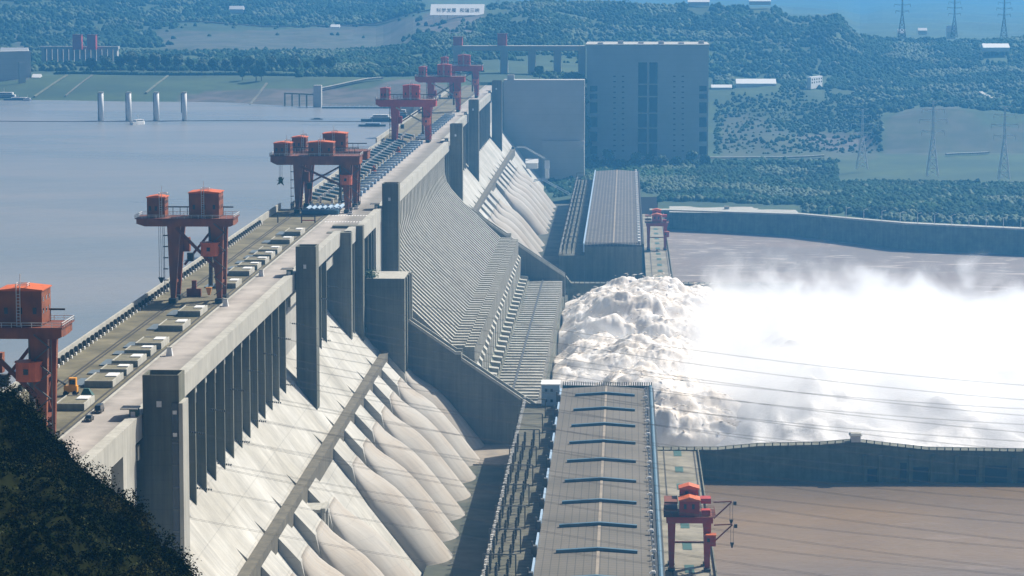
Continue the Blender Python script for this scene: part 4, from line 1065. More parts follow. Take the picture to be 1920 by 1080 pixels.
# ---------------- single trees: shore park row
def tree(X, Y, h, label, group, kind=0):
    t = loc_thing('broadleaf_tree', label, 'tree', group)
    b = MB().tube([(0, 0, -.5), (0.2, 0, h * .45), (0, .2, h * .7)], [h * .035, h * .025, h * .012], 6)
    b.bar((0, 0, h * .35), (h * .18, 0, h * .6), h * .02).bar((0, 0, h * .4), (-h * .15, h * .1, h * .62), h * .02); b.build('trunk', M['trunk'], t)
    c = MB(); random.seed(int(X * 7 + Y))
    for q in range(14):
        a = random.random() * 6.28; rr = random.random() ** .6 * h * .26; z = h * random.uniform(.42, .9); s_ = h * random.uniform(.10, .19) * (1.15 - abs(z / h - .62))
        vv, ff = BL[random.randrange(8)]
        c.add([(rr * math.cos(a) + v[0] * s_, rr * math.sin(a) + v[1] * s_, z + v[2] * s_ * .9) for v in vv], ff)
    for q in range(260):
        a = random.random() * 6.28; ph = random.uniform(-1, 1); rr = h * random.uniform(.24, .36)
        p = Vector((rr * math.cos(a) * math.sqrt(1 - ph*ph), rr * math.sin(a) * math.sqrt(1 - ph*ph), h * .64 + ph * h * .34)); s_ = h * .035
        u = Vector((random.uniform(-1, 1), random.uniform(-1, 1), random.uniform(-1, 1))).normalized() * s_; v = u.cross(Vector((random.uniform(-1, 1), random.uniform(-1, 1), 1))).normalized() * s_
        c.add([p - u, p - v, p + u, p + v], [(0, 1, 2, 3)])
    c.build('crown', M['tree_light' if kind else 'tree'], t)
    t.location = (X, Y, ground(X, Y)); return t
def at_px(px, Y):
    a = (px - 960) / FPX; return Y * (a * _fw[1] - _rt[1]) / (_rt[0] - a * _fw[0])
protos = [tree(at_px(168, 3190), 3190, 17, 'tree on the far embankment, first from the left in the front row', 'front row of embankment trees'),
          tree(at_px(196, 3195), 3195, 20, 'tree on the far embankment, second from the left in the front row', 'front row of embankment trees', 1)]
k = 2
for px in list(range(222, 640, 22)):
    Y = 3185 + random.uniform(0, 40); X = at_px(px, Y)
    dup(protos[k % 2], (X, Y, ground(X, Y)), 'tree on the far embankment, ' + NUM[k] + ' from the left in the front row', rz=random.random() * 6, sc=(random.uniform(.7, 1.2),) * 3); k += 1
for i, (px, Y, h) in enumerate(((452, 3075, 13), (478, 3062, 18), (488, 3066, 15))):
    X = at_px(px, Y); dup(protos[0], (X, Y, ground(X, Y)), ['small dark tree alone on the grass bank above the pillars', 'left of two dark trees on the grass bank by the steps', 'right of two dark trees on the grass bank by the steps'][i], sc=(h / 17,) * 3)
for i, px in enumerate(range(1012, 1345, 26)):
    Y = 3010 + (i % 3) * 12; X = at_px(px, Y)
    dup(protos[i % 2], (X, Y, ground(X, Y)), 'tree in front of the ship lift building, ' + NUM[i] + ' from the left', rz=i * 1.3, sc=(random.uniform(.6, .95),) * 3)
# ================================================================ SHIP LIFT and abutment
def wbox(t, name, m, px0, px1, py0, py1, Y, depth, front=0.0):
    a = aty(px0, py1, Y); b = aty(px1, py0, Y)
    return MB().box(a.x, b.x, Y - front, Y + depth, a.z, b.z).build(name, M[m], t)
YL = 3080
t = thing('ship_lift_tower', (20, YL, 90), 'huge blank ship lift building with a tall double slit window', 'ship lift')
a = aty(1099, 300, YL); b = aty(1329, 86, YL)
MB().box(a.x, b.x, YL, YL + 110, a.z - 12, b.z).build('wall', M['lift'], t)
for q_ in range(6): MB().box(a.x + 12 + q_ * 22, a.x + 18 + q_ * 22, YL + 10 + 7 * (q_ % 3), YL + 18 + 7 * (q_ % 3), b.z + 1.6, b.z + 3.4 + (q_ % 2) * 1.5).build('roof_unit', M['lift'], t)
c0 = aty(1100, 86, YL); MB().box(a.x - .8, b.x + .8, YL - .8, YL + 110.8, b.z, b.z + 1.6).build('cornice', M['pale_concrete'], t)
for (x0, x1) in ((1196, 1213.5), (1216.5, 1233)):
    s_ = wbox(t, 'slit_window', 'slit', x0, x1, 117, 292, YL, -.02, .3)
    for y in (158, 181, 212, 240, 268): wbox(s_, 'transom', 'lift', x0, x1, y - 1, y + 1.2, YL, -.31, .7).location = -ORG[t.name]
for col_ in ((1106, 1120), (1311, 1325)):
    for (y0, y1) in ((161, 171), (176, 185), (192, 212), (220, 238), (247, 265), (274, 290)): wbox(t, 'side_window', 'slit', col_[0], col_[1], y0, y1, YL, -.02, .3)
for px in (1150, 1166, 1262, 1278):
    for k in range(15): wbox(t, 'vent', 'slit', px, px + 4.5, 142 + 10 * k, 144 + 10 * k, YL, -.02, .3)
def fixsub(o):
    for ch in o.children:
        for g in ch.children:
            g.location = (0, 0, 0)
# sub-part meshes are in world coordinates less the offset of their own parent; bring them under the thing's offset
for ch in t.children:
    for g in ch.children:
        o_ = ORG[t.name]; me = g.data
        for v in me.vertices: v.co -= o_
        g.location = (0, 0, 0)
t = thing('abutment_wall', (-85, 2900, 80), 'tall plain concrete abutment wall between the crest end and the ship lift building', 'wall')
a = aty(944, 300, 2890); b = aty(1096, 150, 2890)
MB().box(a.x, b.x, 2890, 2914, 80, b.z).build('wall_body', M['lift'], t)
MB().box(a.x + 40, b.x, 2884, 2889.98, 80, b.z - 62).build('buttress', M['lift'], t)
a2 = aty(1080, 230, 2889); MB().box(a2.x, a2.x + 8, 2880, 2883.9, 118, 124).build('control_room', M['lift'], t)
a2 = aty(951, 160, 2890); MB().box(a2.x, a2.x + 7, 2892, 2899, b.z, b.z + 5).build('turret', M['lift'], t)
# approach bridge of the ship lift
t = thing('approach_bridge', (-100, 3100, 186), 'long beam bridge on tall square columns running left from the ship lift building', 'bridge')
a = aty(848, 93, 3100); b = aty(1098, 86, 3100)
MB().box(a.x, b.x, 3098, 3116, a.z - 1, b.z).build('deck_beam', M['lift'], t)
for px in (850, 938, 990, 1038, 1084):
    p0 = aty(px, 150, 3100); p1 = aty(px + 14, 93, 3100); MB().box(p0.x, p1.x, 3100, 3110, 170, p1.z).build('column', M['lift'], t)
for px, py, lab in ((850, 70, 'small red hoist house on the left end of the approach bridge'), (933, 64, 'small red hoist house on the approach bridge above its second column')):
    p0 = aty(px, 86, 3104); p1 = aty(px + 17, py, 3104)
    t = thing('hoist_house', (p0.x, 3104, p0.z), lab, 'hoist house')
    MB().box(p0.x, p1.x, 3102, 3112, p0.z, p1.z).build('wall', M['deep_red'], t); MB().box(p0.x - .6, p1.x + .6, 3101.4, 3112.6, p1.z, p1.z + .8).build('roof', M['dark_red'], t)
# inspection bridge with stairs on the far abutment slope, small buildings at its foot
t = thing('stair_bridge', (-80, 2800, 118), 'thin white railed stair running down from the end of the far gallery beam', 'stair')
g = MB()
pts = [aty(968, 277, 2800), aty(984, 277, 2800), aty(1021, 298, 2800)]
for d in (0, 2.2):
    for p, q in zip(pts[:-1], pts[1:]): g.bar((p.x, p.y + d * 6, p.z), (q.x, q.y + d * 6, q.z), .5)
g.build('handrail', M['white'], t)
t = thing('stair_bridge', (-80, 2700, 100), 'second pale stair running down to the far switchgear platform', 'stair')
g = MB(); pts = [aty(1000, 340, 2600), aty(1016, 337, 2600), aty(1076, 370, 2600)]
for d in (0, 3):
    for p, q in zip(pts[:-1], pts[1:]): g.bar((p.x, p.y + d * 6, p.z), (q.x, q.y + d * 6, q.z), .7)
g.build('handrail', M['paleblue'], t)
def house(px0, px1, py0, py1, Y, depth, label, m='white', win=0, roof='white', cat='building', sink=4, rot=0):
    a = aty(px0, py1, Y); b = aty(px1, py0, Y); t = thing('far_building', ((a.x+b.x)/2, Y, a.z), label, cat)
    w = b.x - a.x; h = b.z - a.z
    if rot:      # long front turned towards the right
        c, s_ = math.cos(rot), math.sin(rot); L_ = w * .78 / c; D_ = w * .22 / s_
        O = Vector((a.x + w * .22, Y, 0)); u = Vector((c, s_, 0)); v = Vector((-s_, c, 0))
        P = [O, O + u * L_, O + u * L_ + v * D_, O + v * D_]
        MB().pxy([(p.x, p.y) for p in P], a.z - sink, b.z).build('wall', M[m], t)
        MB().pxy([(p.x, p.y) for p in P], b.z, b.z + .8).build('roof', M[roof], t)
        n_ = Vector((s_, -c, 0))
        for r_ in range(2):
            for k in range(win):
                q = O + u * (L_ * (k + .35) / win); q2 = q + u * (L_ * .4 / win); z = a.z + h * (.28 + .38 * r_)
                MB().add([(*(q + n_ * .1).xy, z), (*(q2 + n_ * .1).xy, z), (*(q2 + n_ * .1).xy, z + h * .2), (*(q + n_ * .1).xy, z + h * .2)], [(0, 1, 2, 3)]).build('window', M['glass'], t)
        return t
    MB().box(a.x, b.x, Y, Y + depth, a.z - sink, a.z + h * .5).build('wall', M[m], t)
    vs = [(a.x - .5, Y - .6, a.z + h * .45), (b.x + .5, Y - .6, a.z + h * .45), (b.x + .5, Y + depth * .5, b.z + depth * .12), (a.x - .5, Y + depth * .5, b.z + depth * .12), (b.x + .5, Y + depth + .6, a.z + h * .45), (a.x - .5, Y + depth + .6, a.z + h * .45)]
    MB().add(vs, [(0, 1, 2, 3), (3, 2, 4, 5), (0, 3, 5), (1, 4, 2), (0, 5, 4, 1)]).build('roof', M[roof], t)
    return t
house(1022, 1029, 303, 327, 2760, 8, 'tall pale box building standing alone left of the far trees', 'white')
house(986, 1008, 302, 309, 2790, 14, 'low pale roofed hut on the green ground below the stair', 'white')
house(1513, 1547, 146, 161, 3560, 30, 'white two storey building with two rows of windows on the green slope', 'white', 5, rot=R(70))
house(1381, 1455, 154, 159, 3575, 30, 'long low white roofed shed among trees left of the white windowed building', 'white')
house(1334, 1372, 162, 166, 3560, 16, 'low white huts directly right of the ship lift building', 'white')
house(1844, 1893, 87, 91, 3900, 30, 'long white roofed shed near the top of the right hills', 'white')
house(1684, 1698, 56, 68, 4230, 12, 'pale building at the foot of the left hilltop pylon', 'white')
house(1776, 1792, 50, 68, 4230, 12, 'pale building at the foot of the middle hilltop pylon', 'white')
house(1722, 1738, 54, 60, 4232, 10, 'white hut on the dark knoll between two hilltop pylons', 'white')
for i, (x0, x1, y0, y1, Y) in enumerate(((0, 58, 46, 60, 4650), (2, 24, 36, 46, 4700), (430, 456, 13, 21, 4780), (0, 50, 92, 104, 3560), (708, 742, 132, 137, 3330), (765, 800, 128, 134, 3320), (725, 750, 135, 140, 3300), (770, 792, 108, 114, 3500), (905, 932, 36, 42, 4090), (935, 965, 37, 43, 4080), (555, 568, 143, 147, 3130), (60, 74, 142, 148, 3110), (1290, 1330, 1, 6, 4250), (1405, 1445, 0, 4, 4240), (960, 990, 60, 64, 3900), (395, 425, 61, 64, 4395), (460, 490, 55, 60, 4400), (620, 636, 48, 53, 4400))):
    house(x0, x1, y0, y1, Y, 14, ['cluster of white houses on the left hillside edge', 'small white house above the left hillside cluster', 'white house high on the hill top left of the sign', 'pale terminal building above the concrete gate block at the left edge',
          'long white shed roof by the water, left of the midway red crane', 'long white shed roof right behind the midway red crane', 'smaller white shed in front of the long shed by the water', 'white houses on the wooded knoll behind the red cranes',
          'white row of houses below the sign, left one', 'white row of houses below the sign, right one', 'tiny white kiosk on the far embankment edge', 'white monument stone on the left grass bank', 'white houses on the ridge above the ship lift building',
          'white house on the bare ridge top right of the ship lift building', 'white roof among trees above the approach bridge', 'low white huts on the quarry bench, left group', 'low white huts on the quarry bench, middle group', 'low white hut on the quarry bench, right one'][i])
house(-20, 48, 98, 165, 3090, 40, 'grey concrete gate block at the left edge behind the moored vessels', 'lift', 0, 'lift', rot=R(40))
house(34, 46, 118, 160, 3075, 12, 'slim concrete pier in front of the gate block at the left edge', 'lift', 0, 'lift', rot=R(40))
# lock heads: row of piers with red cranes
t = thing('ship_lock', (-650, 3600, 186), 'distant ship lock with a row of tall concrete piers below two red houses', 'ship lock')
for k in range(14):
    p0 = aty(78 + k * 10.4, 118, 3440); p1 = aty(78 + k * 10.4 + 6, 88 + (k % 3), 3440)
    MB().box(p0.x, p1.x, 3440, 3452, 170, p1.z).build('pier', M['lift'], t)
p0 = aty(75, 92, 3442); p1 = aty(222, 87, 3442); MB().box(p0.x, p1.x, 3441, 3450, p0.z, p1.z).build('deck_beam', M['lift'], t)
for (px, lab) in ((136, 'left red hoist house above the distant ship lock'), (163, 'right red hoist house above the distant ship lock')):
    p0 = aty(px, 84, 3430); p1 = aty(px + 16, 66, 3430); t = thing('hoist_house', (p0.x, 3640, p0.z), lab, 'hoist house')
    MB().box(p0.x, p1.x, 3430, 3440, p0.z - 6, p1.z).build('wall', M['deep_red'], t); MB().box(p0.x - .5, p1.x + .5, 3429.5, 3440.5, p1.z, p1.z + .8).build('roof', M['dark_red'], t)
# billboard on the quarry edge
t = thing('billboard', (-120, 4060, 230), 'long white hillside sign with a row of dark characters', 'sign')
YS = 4060
a = aty(806, 29, YS); b = aty(907, 6, YS)
TL = R(60); BH = (b.z - a.z) / (math.cos(TL) + math.sin(TL) * .085)      # board lies back against the slope
bo = MB().box(a.x, b.x, -.6, 0, 0, BH).build('board', M['white'], t, off=Vector((ORG[t.name].x, 0, 0)))
bo.location = (0, YS - ORG[t.name].y, a.z - ORG[t.name].z); bo.rotation_euler = (-TL, 0, 0)
for k in range(8):
    x = a.x + (b.x - a.x) * (k + .5) / 8; MB().bar((x, YS + BH * .6, a.z - 14), (x, YS + BH * .6, a.z + BH * .3), .8).build('post', M['lattice'], t)
for s_, px in (('科学发展', 817), ('和谐三峡', 861)):
    cu = bpy.data.curves.new('lettering', 'FONT'); cu.body = s_; cu.size = 7.2; cu.extrude = .12; cu.space_character = 1.0
    tmp = bpy.data.objects.new('tmp_text', cu); COL.objects.link(tmp); bpy.context.view_layer.update()
    lme = bpy.data.meshes.new_from_object(tmp.evaluated_get(bpy.context.evaluated_depsgraph_get())); bpy.data.objects.remove(tmp)
    lo = bpy.data.objects.new('lettering', lme); COL.objects.link(lo); p = aty(px, 22, YS)
    lo.scale = (1, 1.75, 1); lo.rotation_euler = (math.pi / 2 - TL, 0, 0)
    q = Vector((p.x, YS, a.z)) + Vector((0, math.sin(TL), math.cos(TL))) * BH * .28 + Vector((0, -math.cos(TL), math.sin(TL))) * .8
    lo.location = q - ORG[t.name]; lo.parent = t; lme.materials.clear(); lme.materials.append(M['steel'])
# radio mast on the hill
t = thing('radio_mast', (0, 0, 0), 'thin lattice radio mast on the wooded hill right of the sign', 'mast')
p = aty(934, 18, 4200); MB().bar((p.x, 4200, 225), (p.x, 4200, p.z + 26), .9).bar((p.x - 5, 4200, 244), (p.x, 4200, p.z + 20), .2).bar((p.x + 5, 4200, 244), (p.x, 4200, p.z + 20), .2).build('mast', M['steel'], t)

# ---------------- four mooring pillars in the reservoir
for i, px in enumerate((190, 242, 294, 346)):
    p = atz(px, 226, 165); t = thing('mooring_pillar', p, 'tall white round mooring pillar in the reservoir, ' + ['leftmost', 'second from left, just left of the white boat', 'third from left, right of the white boat', 'rightmost'][i] + ' of four', 'pillar', 'mooring pillars')
    MB().tube([(p.x, p.y, 160), (p.x, p.y, 190.5)], 2.3, 16).build('column', M['white'], t, True)
    MB().tube([(p.x, p.y, 190.5), (p.x, p.y, 191.2)], 2.6, 16).build('cap', M['pale_concrete'], t)
    MB().box(p.x - 3.2, p.x - 1.9, p.y + .5, p.y + 2.5, 160 + (12 if i == 3 else 0), 190).build('fender_rail', M['steel'], t)
# ---------------- floats and boats
t = thing('float_boom', (-450, 2560, 165), 'thin dark floating boom line stretched across the reservoir by the pillars', 'boom')
g = MB(); pr_ = None
for px in range(-40, 720, 8):
    p = atz(px, 227 + .8 * math.sin(px * .011), 165.25)
    if pr_: g.bar(pr_, p, .8, .5)
    pr_ = p
g.build('float_line', M['dark'], t)
def boat(px, py, label, L_, W_, H_, hull='white', cab='white', rz=0, decks=1, cabx=0.1):
    p = atz(px, py, 165); t = loc_thing('boat', label, 'boat')
    hp = [(-L_/2, -W_*.35), (-L_/2, W_*.35), (-L_*.2, W_/2), (L_*.25, W_/2), (L_/2, 0), (L_*.25, -W_/2), (-L_*.2, -W_/2)]
    MB().pxy(hp, -.5, H_ * .35).build('hull', M[hull], t)
    for d in range(decks):
        MB().box(-L_ * (.34 - .06 * d) + cabx * L_, L_ * (.2 - .06 * d) + cabx * L_, -W_ * .36, W_ * .36, H_ * (.35 + .3 * d), H_ * (.62 + .3 * d)).build('cabin', M[cab], t)
        MB().box(-L_ * (.30 - .06 * d) + cabx * L_, L_ * (.16 - .06 * d) + cabx * L_, -W_ * .37, -W_ * .361, H_ * (.42 + .3 * d), H_ * (.54 + .3 * d)).build('window', M['glass'], t)
    MB().bar((0, 0, H_ * .6), (0, 0, H_ * (.9 + .3 * decks)), .25).build('mast', M['lattice'], t)
    t.location = p; t.rotation_euler = (0, 0, rz); return t
boat(259, 233, 'small white boat between the second and third mooring pillars', 20, 5, 7, rz=1.1)
boat(594, 224, 'low dark skiff on the reservoir behind the twin crane', 11, 3, 2.2, 'boat_hull', 'boat_hull')
boat(698, 237, 'dark blue work barge with cluttered deck, nearer one behind the red crane', 24, 9, 5, 'boat_hull', 'paleblue', 0)
boat(712, 228, 'dark blue work barge with white bridge, farther one behind the red crane', 34, 9, 7, 'boat_hull', 'white', 0, 2)
boat(752, 222, 'white two deck vessel half hidden by the red crane legs', 18, 8, 9, 'boat_hull', 'white', 0, 2)
boat(8, 186, 'white passenger vessel moored at the left edge, leftmost one', 40, 9, 8, 'boat_hull', 'white', 0, 2)
boat(34, 188, 'low white vessel moored right of the passenger vessel', 30, 8, 5, 'boat_hull', 'white', 0, 1)
boat(52, 189, 'tiny white launch at the foot of the left bank steps', 9, 4, 5, 'white', 'white')
t = thing('intake_pier', (at_px(595, 2830), 2830, 160), 'slim grey concrete pier with a framed walkway at the rocky shore beyond the reservoir', 'pier')
p0 = aty(588, 205, 2830); p1 = aty(602, 160, 2830)
MB().box(p0.x, p1.x, 2830, 2840, 160, p1.z).build('shaft', M['lift'], t)
fr_ = MB(); q0 = aty(532, 185, 2850); q1 = aty(588, 178, 2832)
fr_.bar((q0.x, 2860, q0.z + 5), (q1.x, 2836, q0.z + 5), 2.2, 1.4)
for k_ in range(5): fr_.bar((q0.x + (q1.x - q0.x) * k_ / 4, 2860 - 6 * k_, 160), (q0.x + (q1.x - q0.x) * k_ / 4, 2860 - 6 * k_, q0.z + 5), 1.5)
fr_.build('walkway_frame', M['dark_concrete'], t)
t = thing('pontoon', (at_px(660, 2810), 2810, 165), 'long thin dark pontoon with white railing left of the midway red crane', 'pontoon')
p0 = atz(604, 203, 165); p1 = atz(735, 203, 165)
MB().bar((p0.x, p0.y, 165.6), (p1.x, p1.y, 165.6), 5, 1.4).build('float', M['boat_hull'], t)
rr_ = MB(); rr_.bar((p0.x, p0.y, 168), (p1.x, p1.y, 168), .35)
for k_ in range(16): rr_.bar((p0.x + (p1.x - p0.x) * k_ / 15, p0.y, 166), (p0.x + (p1.x - p0.x) * k_ / 15, p0.y, 168.2), .5)
rr_.build('railing', M['white'], t)
# stairs on the grass bank
for i, (xa, ya, xb, yb, lab) in enumerate(((60, 183, 122, 143, 'dark boat ramp steps on the left grass bank'), (270, 172, 312, 142, 'dark steps crossing the middle of the grass bank'), (466, 192, 498, 165, 'pale steps beside two dark trees on the bank'), (118, 181, 170, 143, 'faint pale path strip up the grass bank'))):
    Xa, Xb = at_px(xa, 2990 if i != 2 else 2890), at_px(xb, 3120 if i != 2 else 3040); Ya, Yb = (2990, 3120) if i != 2 else (2890, 3040)
    g = MB(); N = 12
    for q in range(N):
        f0, f1 = q / N, (q + 1) / N
        p = (Xa + (Xb-Xa)*f0, Ya + (Yb-Ya)*f0); r_ = (Xa + (Xb-Xa)*f1, Ya + (Yb-Ya)*f1)
        g.bar((*p, ground(*p) + 1.2), (*r_, ground(*r_) + 1.2), 2.2 if i != 3 else 1.2, 1.2)
    tag(g.build('bank_steps', M['dark_concrete' if i in (0, 1) else 'concrete']), lab, 'steps')

# embankment road edge: dark low hedge line
t = thing('hedge', (at_px(300, 3140), 3140, 185), 'long dark hedge along the top of the far grass embankment', 'hedge')
g = MB(); pv = None; random.seed(2)
for px in range(100, 700, 3):
    X = at_px(px, 3145 - max(0, px - 480) * .25); Yh = 3145 - max(0, px - 480) * .25
    vv, ff = BL[random.randrange(5)]; s_ = random.uniform(1.6, 2.6)
    g.add([(X + v[0] * s_ * 1.3, Yh + v[1] * s_, ground(X, Yh) + 1 + v[2] * s_ * .9) for v in vv], ff)
g.build('foliage', M['tree'], t)

# ---------------- pylons
def pylon(px, pyb, pyt, Y, label, wdt=1.0, m='lattice'):
    b_ = aty(px, pyb, Y); t_ = aty(px, pyt, Y); H = t_.z - b_.z
    t = thing('pylon', b_, label, 'pylon'); g = MB(); X, Z = b_.x, b_.z
    def leg(z): return (.19 - .155 * min(1, z / (.55 * H))) * H * .5 * wdt if z < .55 * H else (.035 - .015 * (z - .55 * H) / (.45 * H)) * H * .5 * wdt
    zs = [0, .1, .22, .34, .45, .55, .63, .71, .79, .87, .94, 1.0]; th = .0085 * H
    for s1 in (-1, 1):
        for s2 in (-1, 1):
            for a, c in zip(zs[:-1], zs[1:]):
                g.bar((X + s1 * leg(a*H), Y + s2 * leg(a*H), Z + a*H), (X + s1 * leg(c*H), Y + s2 * leg(c*H), Z + c*H), th)
    for i, (a, c) in enumerate(zip(zs[:-1], zs[1:])):
        for s2 in (-1, 1):
            g.bar((X - leg(a*H), Y + s2 * leg(a*H), Z + a*H), (X + leg(c*H), Y + s2 * leg(c*H), Z + c*H), th * .7)
            g.bar((X + leg(a*H), Y + s2 * leg(a*H), Z + a*H), (X - leg(c*H), Y + s2 * leg(c*H), Z + c*H), th * .7)
            g.bar((X - leg(c*H), Y + s2 * leg(c*H), Z + c*H), (X + leg(c*H), Y + s2 * leg(c*H), Z + c*H), th * .7)
    g.build('lattice_body', M[m], t)
    for a, l in ((.60, .15), (.75, .185), (.89, .15), (1.0, .10)):
        c = MB()
        for s1 in (-1, 1):
            c.bar((X, Y, Z + a*H), (X + s1 * l * H, Y, Z + a*H + .012 * H), th * .8); c.bar((X + s1 * leg(a*H), Y, Z + (a - .035)*H), (X + s1 * l * H, Y, Z + a*H + .01 * H), th * .6)
            if a < 1: c.bar((X + s1 * l * H, Y, Z + a*H), (X + s1 * l * H, Y, Z + (a - .05) * H), th * .9)
        c.build('cross_arm', M[m], t)
    return t
pylon(1616, 316, 205, 2960, 'pale lattice pylon on the green flat, left of three near ones')
pylon(1748, 330, 190, 2870, 'pale lattice pylon on the green flat, middle of three near ones', .8)
pylon(1882, 336, 200, 2830, 'pale lattice pylon on the green flat, right of three near ones', .8)
pylon(1691, 70, -12, 4220, 'lattice pylon on the hilltop, left of three far ones', .9, 'steel')
pylon(1789, 70, -4, 4220, 'lattice pylon on the hilltop, middle of three far ones', .9, 'steel')
pylon(1882, 74, -4, 4220, 'lattice pylon on the hilltop, right of three far ones', .9, 'steel')
pylon(1176, 12, -40, 4300, 'thin lattice pylon on the ridge above the ship lift building', .9, 'steel')

# pale tracks in the hills
def track(pts, Y0, Y1, label, wdt=4, m='pale_concrete'):
    g = MB(); P = []
    for i in range(len(pts) - 1):
        for f_ in (0, .25, .5, .75): P.append((pts[i][0] + (pts[i+1][0]-pts[i][0])*f_, Y0 + (Y1-Y0) * (i + f_) / (len(pts)-1)))
    P.append((pts[-1][0], Y1)); Q = []
    for px, Y in P:
        X = at_px(px, Y); Q.append((X, Y, ground(X, Y) + 2.2))
    for a, b in zip(Q[:-1], Q[1:]): g.bar(a, b, wdt, 2.0)
    tag(g.build('hill_road', M[m]), kind='structure')
track([(1040, 0), (1200, 0), (1400, 0), (1550, 0)], 3105, 3110, '')
track([(1780, 0), (1860, 0)], 3120, 3150, '')
track([(1840, 0), (1862, 0), (1885, 0)], 3560, 3420, '', 5)
track([(300, 0), (420, 0), (560, 0), (640, 0), (740, 0), (810, 0)], 4440, 4400, '', 5, 'rock')
track([(600, 0), (660, 0), (715, 0)], 2985, 3030, '', 6, 'pale_concrete')

# shrub growing on the square block
t = thing('wall_shrub', (-119.8, 1311, 160.2), 'bright green shrub growing on the left corner of the square block', 'shrub')
c = MB(); random.seed(4)
for q in range(700):
    p = Vector((-119.8 + random.gauss(0, 1.7), 1311 + random.gauss(0, 3), 160.2 + abs(random.gauss(0, 1.6)))); s_ = .34
    u = Vector((random.uniform(-1, 1), random.uniform(-1, 1), random.uniform(-1, 1))).normalized() * s_; v = u.cross(Vector((.3, random.uniform(-1, 1), 1))).normalized() * s_
    c.add([p - u, p - v, p + u, p + v], [(0, 1, 2, 3)])
c.build('foliage', M['tree_light'], t); MB().bar((-119.8, 1311, 160.1), (-119.6, 1311, 162), .3).build('stem', M['trunk'], t)
# ================================================================ NEAR HILLSIDE
RIDGE = [(-260, 560, 470), (-60, 690, 452), (0, 728, 440), (28, 738, 434), (60, 762, 428), (84, 800, 422), (112, 822, 416), (140, 862, 410), (176, 893, 404), (214, 915, 397), (252, 944, 390), (270, 972, 386), (292, 1004, 380), (330, 1030, 374), (352, 1062, 368), (366, 1092, 360), (392, 1150, 350), (440, 1300, 330), (600, 1700, 290)]
def ridge(t):
    i = min(int(t), len(RIDGE) - 2); f_ = t - i
    a, b = RIDGE[i], RIDGE[i+1]; return [a[k] * (1 - f_) + b[k] * f_ for k in range(3)]
hv = []; hf = []
NT, NS = 120, 46
for i in range(NT + 1):
    px, py, Y = ridge(i / NT * (len(RIDGE) - 1)); P = aty(px, py, Y)
    base = Vector((P.x - 26, 150 + (px * .02), P.z + 34))     # rises towards the hill the picture is taken from
    for j in range(NS + 1):
        s_ = j / (NS - 8)
        if s_ <= 1:
            q = base.lerp(P, s_); q.z += -9 * math.sin(math.pi * s_) * .6
        else:
            d = (s_ - 1) * 60; q = P + Vector((d * .5, d * .8, -d * 1.9))
        nzv = (noise.fractal(q * .06, .9, 2.1, 5) * 2.6 + abs(noise.noise(q * .13)) * 4.2 - 1.5) * (1 if abs(s_ - 1) > .03 else .35)
        hv.append((q.x, q.y, q.z + nzv - .8))
for i in range(NT):
    for j in range(NS):
        a = i * (NS + 1) + j; hf.append((a, a + 1, a + NS + 2, a + NS + 1))
tag(MB().add(hv, hf).build('hillside', M['soil'], smooth=True), kind='structure')
random.seed(9)
lf = MB(); V = []; F = []
def leaf(p, s_):
    u = Vector((random.uniform(-1, 1), random.uniform(-1, 1), random.uniform(-.6, 1))).normalized(); v = u.cross(Vector((random.uniform(-1, 1), random.uniform(-1, 1), random.uniform(-1, 1)))).normalized()
    u *= s_; v *= s_ * .55; n = len(V)
    V.extend([tuple(p - u), tuple(p - v), tuple(p + u), tuple(p + v)]); F.append((n, n+1, n+2, n+3))
for _ in range(11000):
    i = random.uniform(0, NT - .01); j = random.uniform(NS * .42, NS - 5)
    if random.random() < .2: j = (NS - 8) + random.uniform(-1.6, .8)
    a = int(i) * (NS + 1) + int(j); c = Vector(hv[a]).lerp(Vector(hv[a + NS + 2]), random.random())
    px, py = pix(*c)
    if px < -60 or py > 1130: continue
    r = random.uniform(.5, 1.5) * (1.25 if random.random() < .12 else .85)
    near_edge = j > NS - 10
    if near_edge: r *= .8
    for q in range(26):
        d = Vector((random.gauss(0, 1), random.gauss(0, 1), random.gauss(0, 1))).normalized() * r * random.uniform(.6, 1.05)
        leaf(c + Vector((d.x, d.y, abs(d.z) * .95 - .1)), random.uniform(.13, .30))
for _ in range(420):        # ragged sprigs standing out along the skyline
    i = random.uniform(0, NT - 1); a = int(i) * (NS + 1) + (NS - 8) - random.randrange(3); c = Vector(hv[a]); hgt = random.uniform(.8, 3.2)
    for q in range(34):
        f_ = random.random(); leaf(c + Vector((random.gauss(0, .35 + .5 * (1 - f_)), random.gauss(0, .5), .3 + hgt * f_)), random.uniform(.12, .24))
so_ = MB().add(V, F).build('shrub_cover', M['darkleaf']); tag(so_, 'dark tangled shrubs and vines covering the near hillside', 'shrubs', kind='stuff')

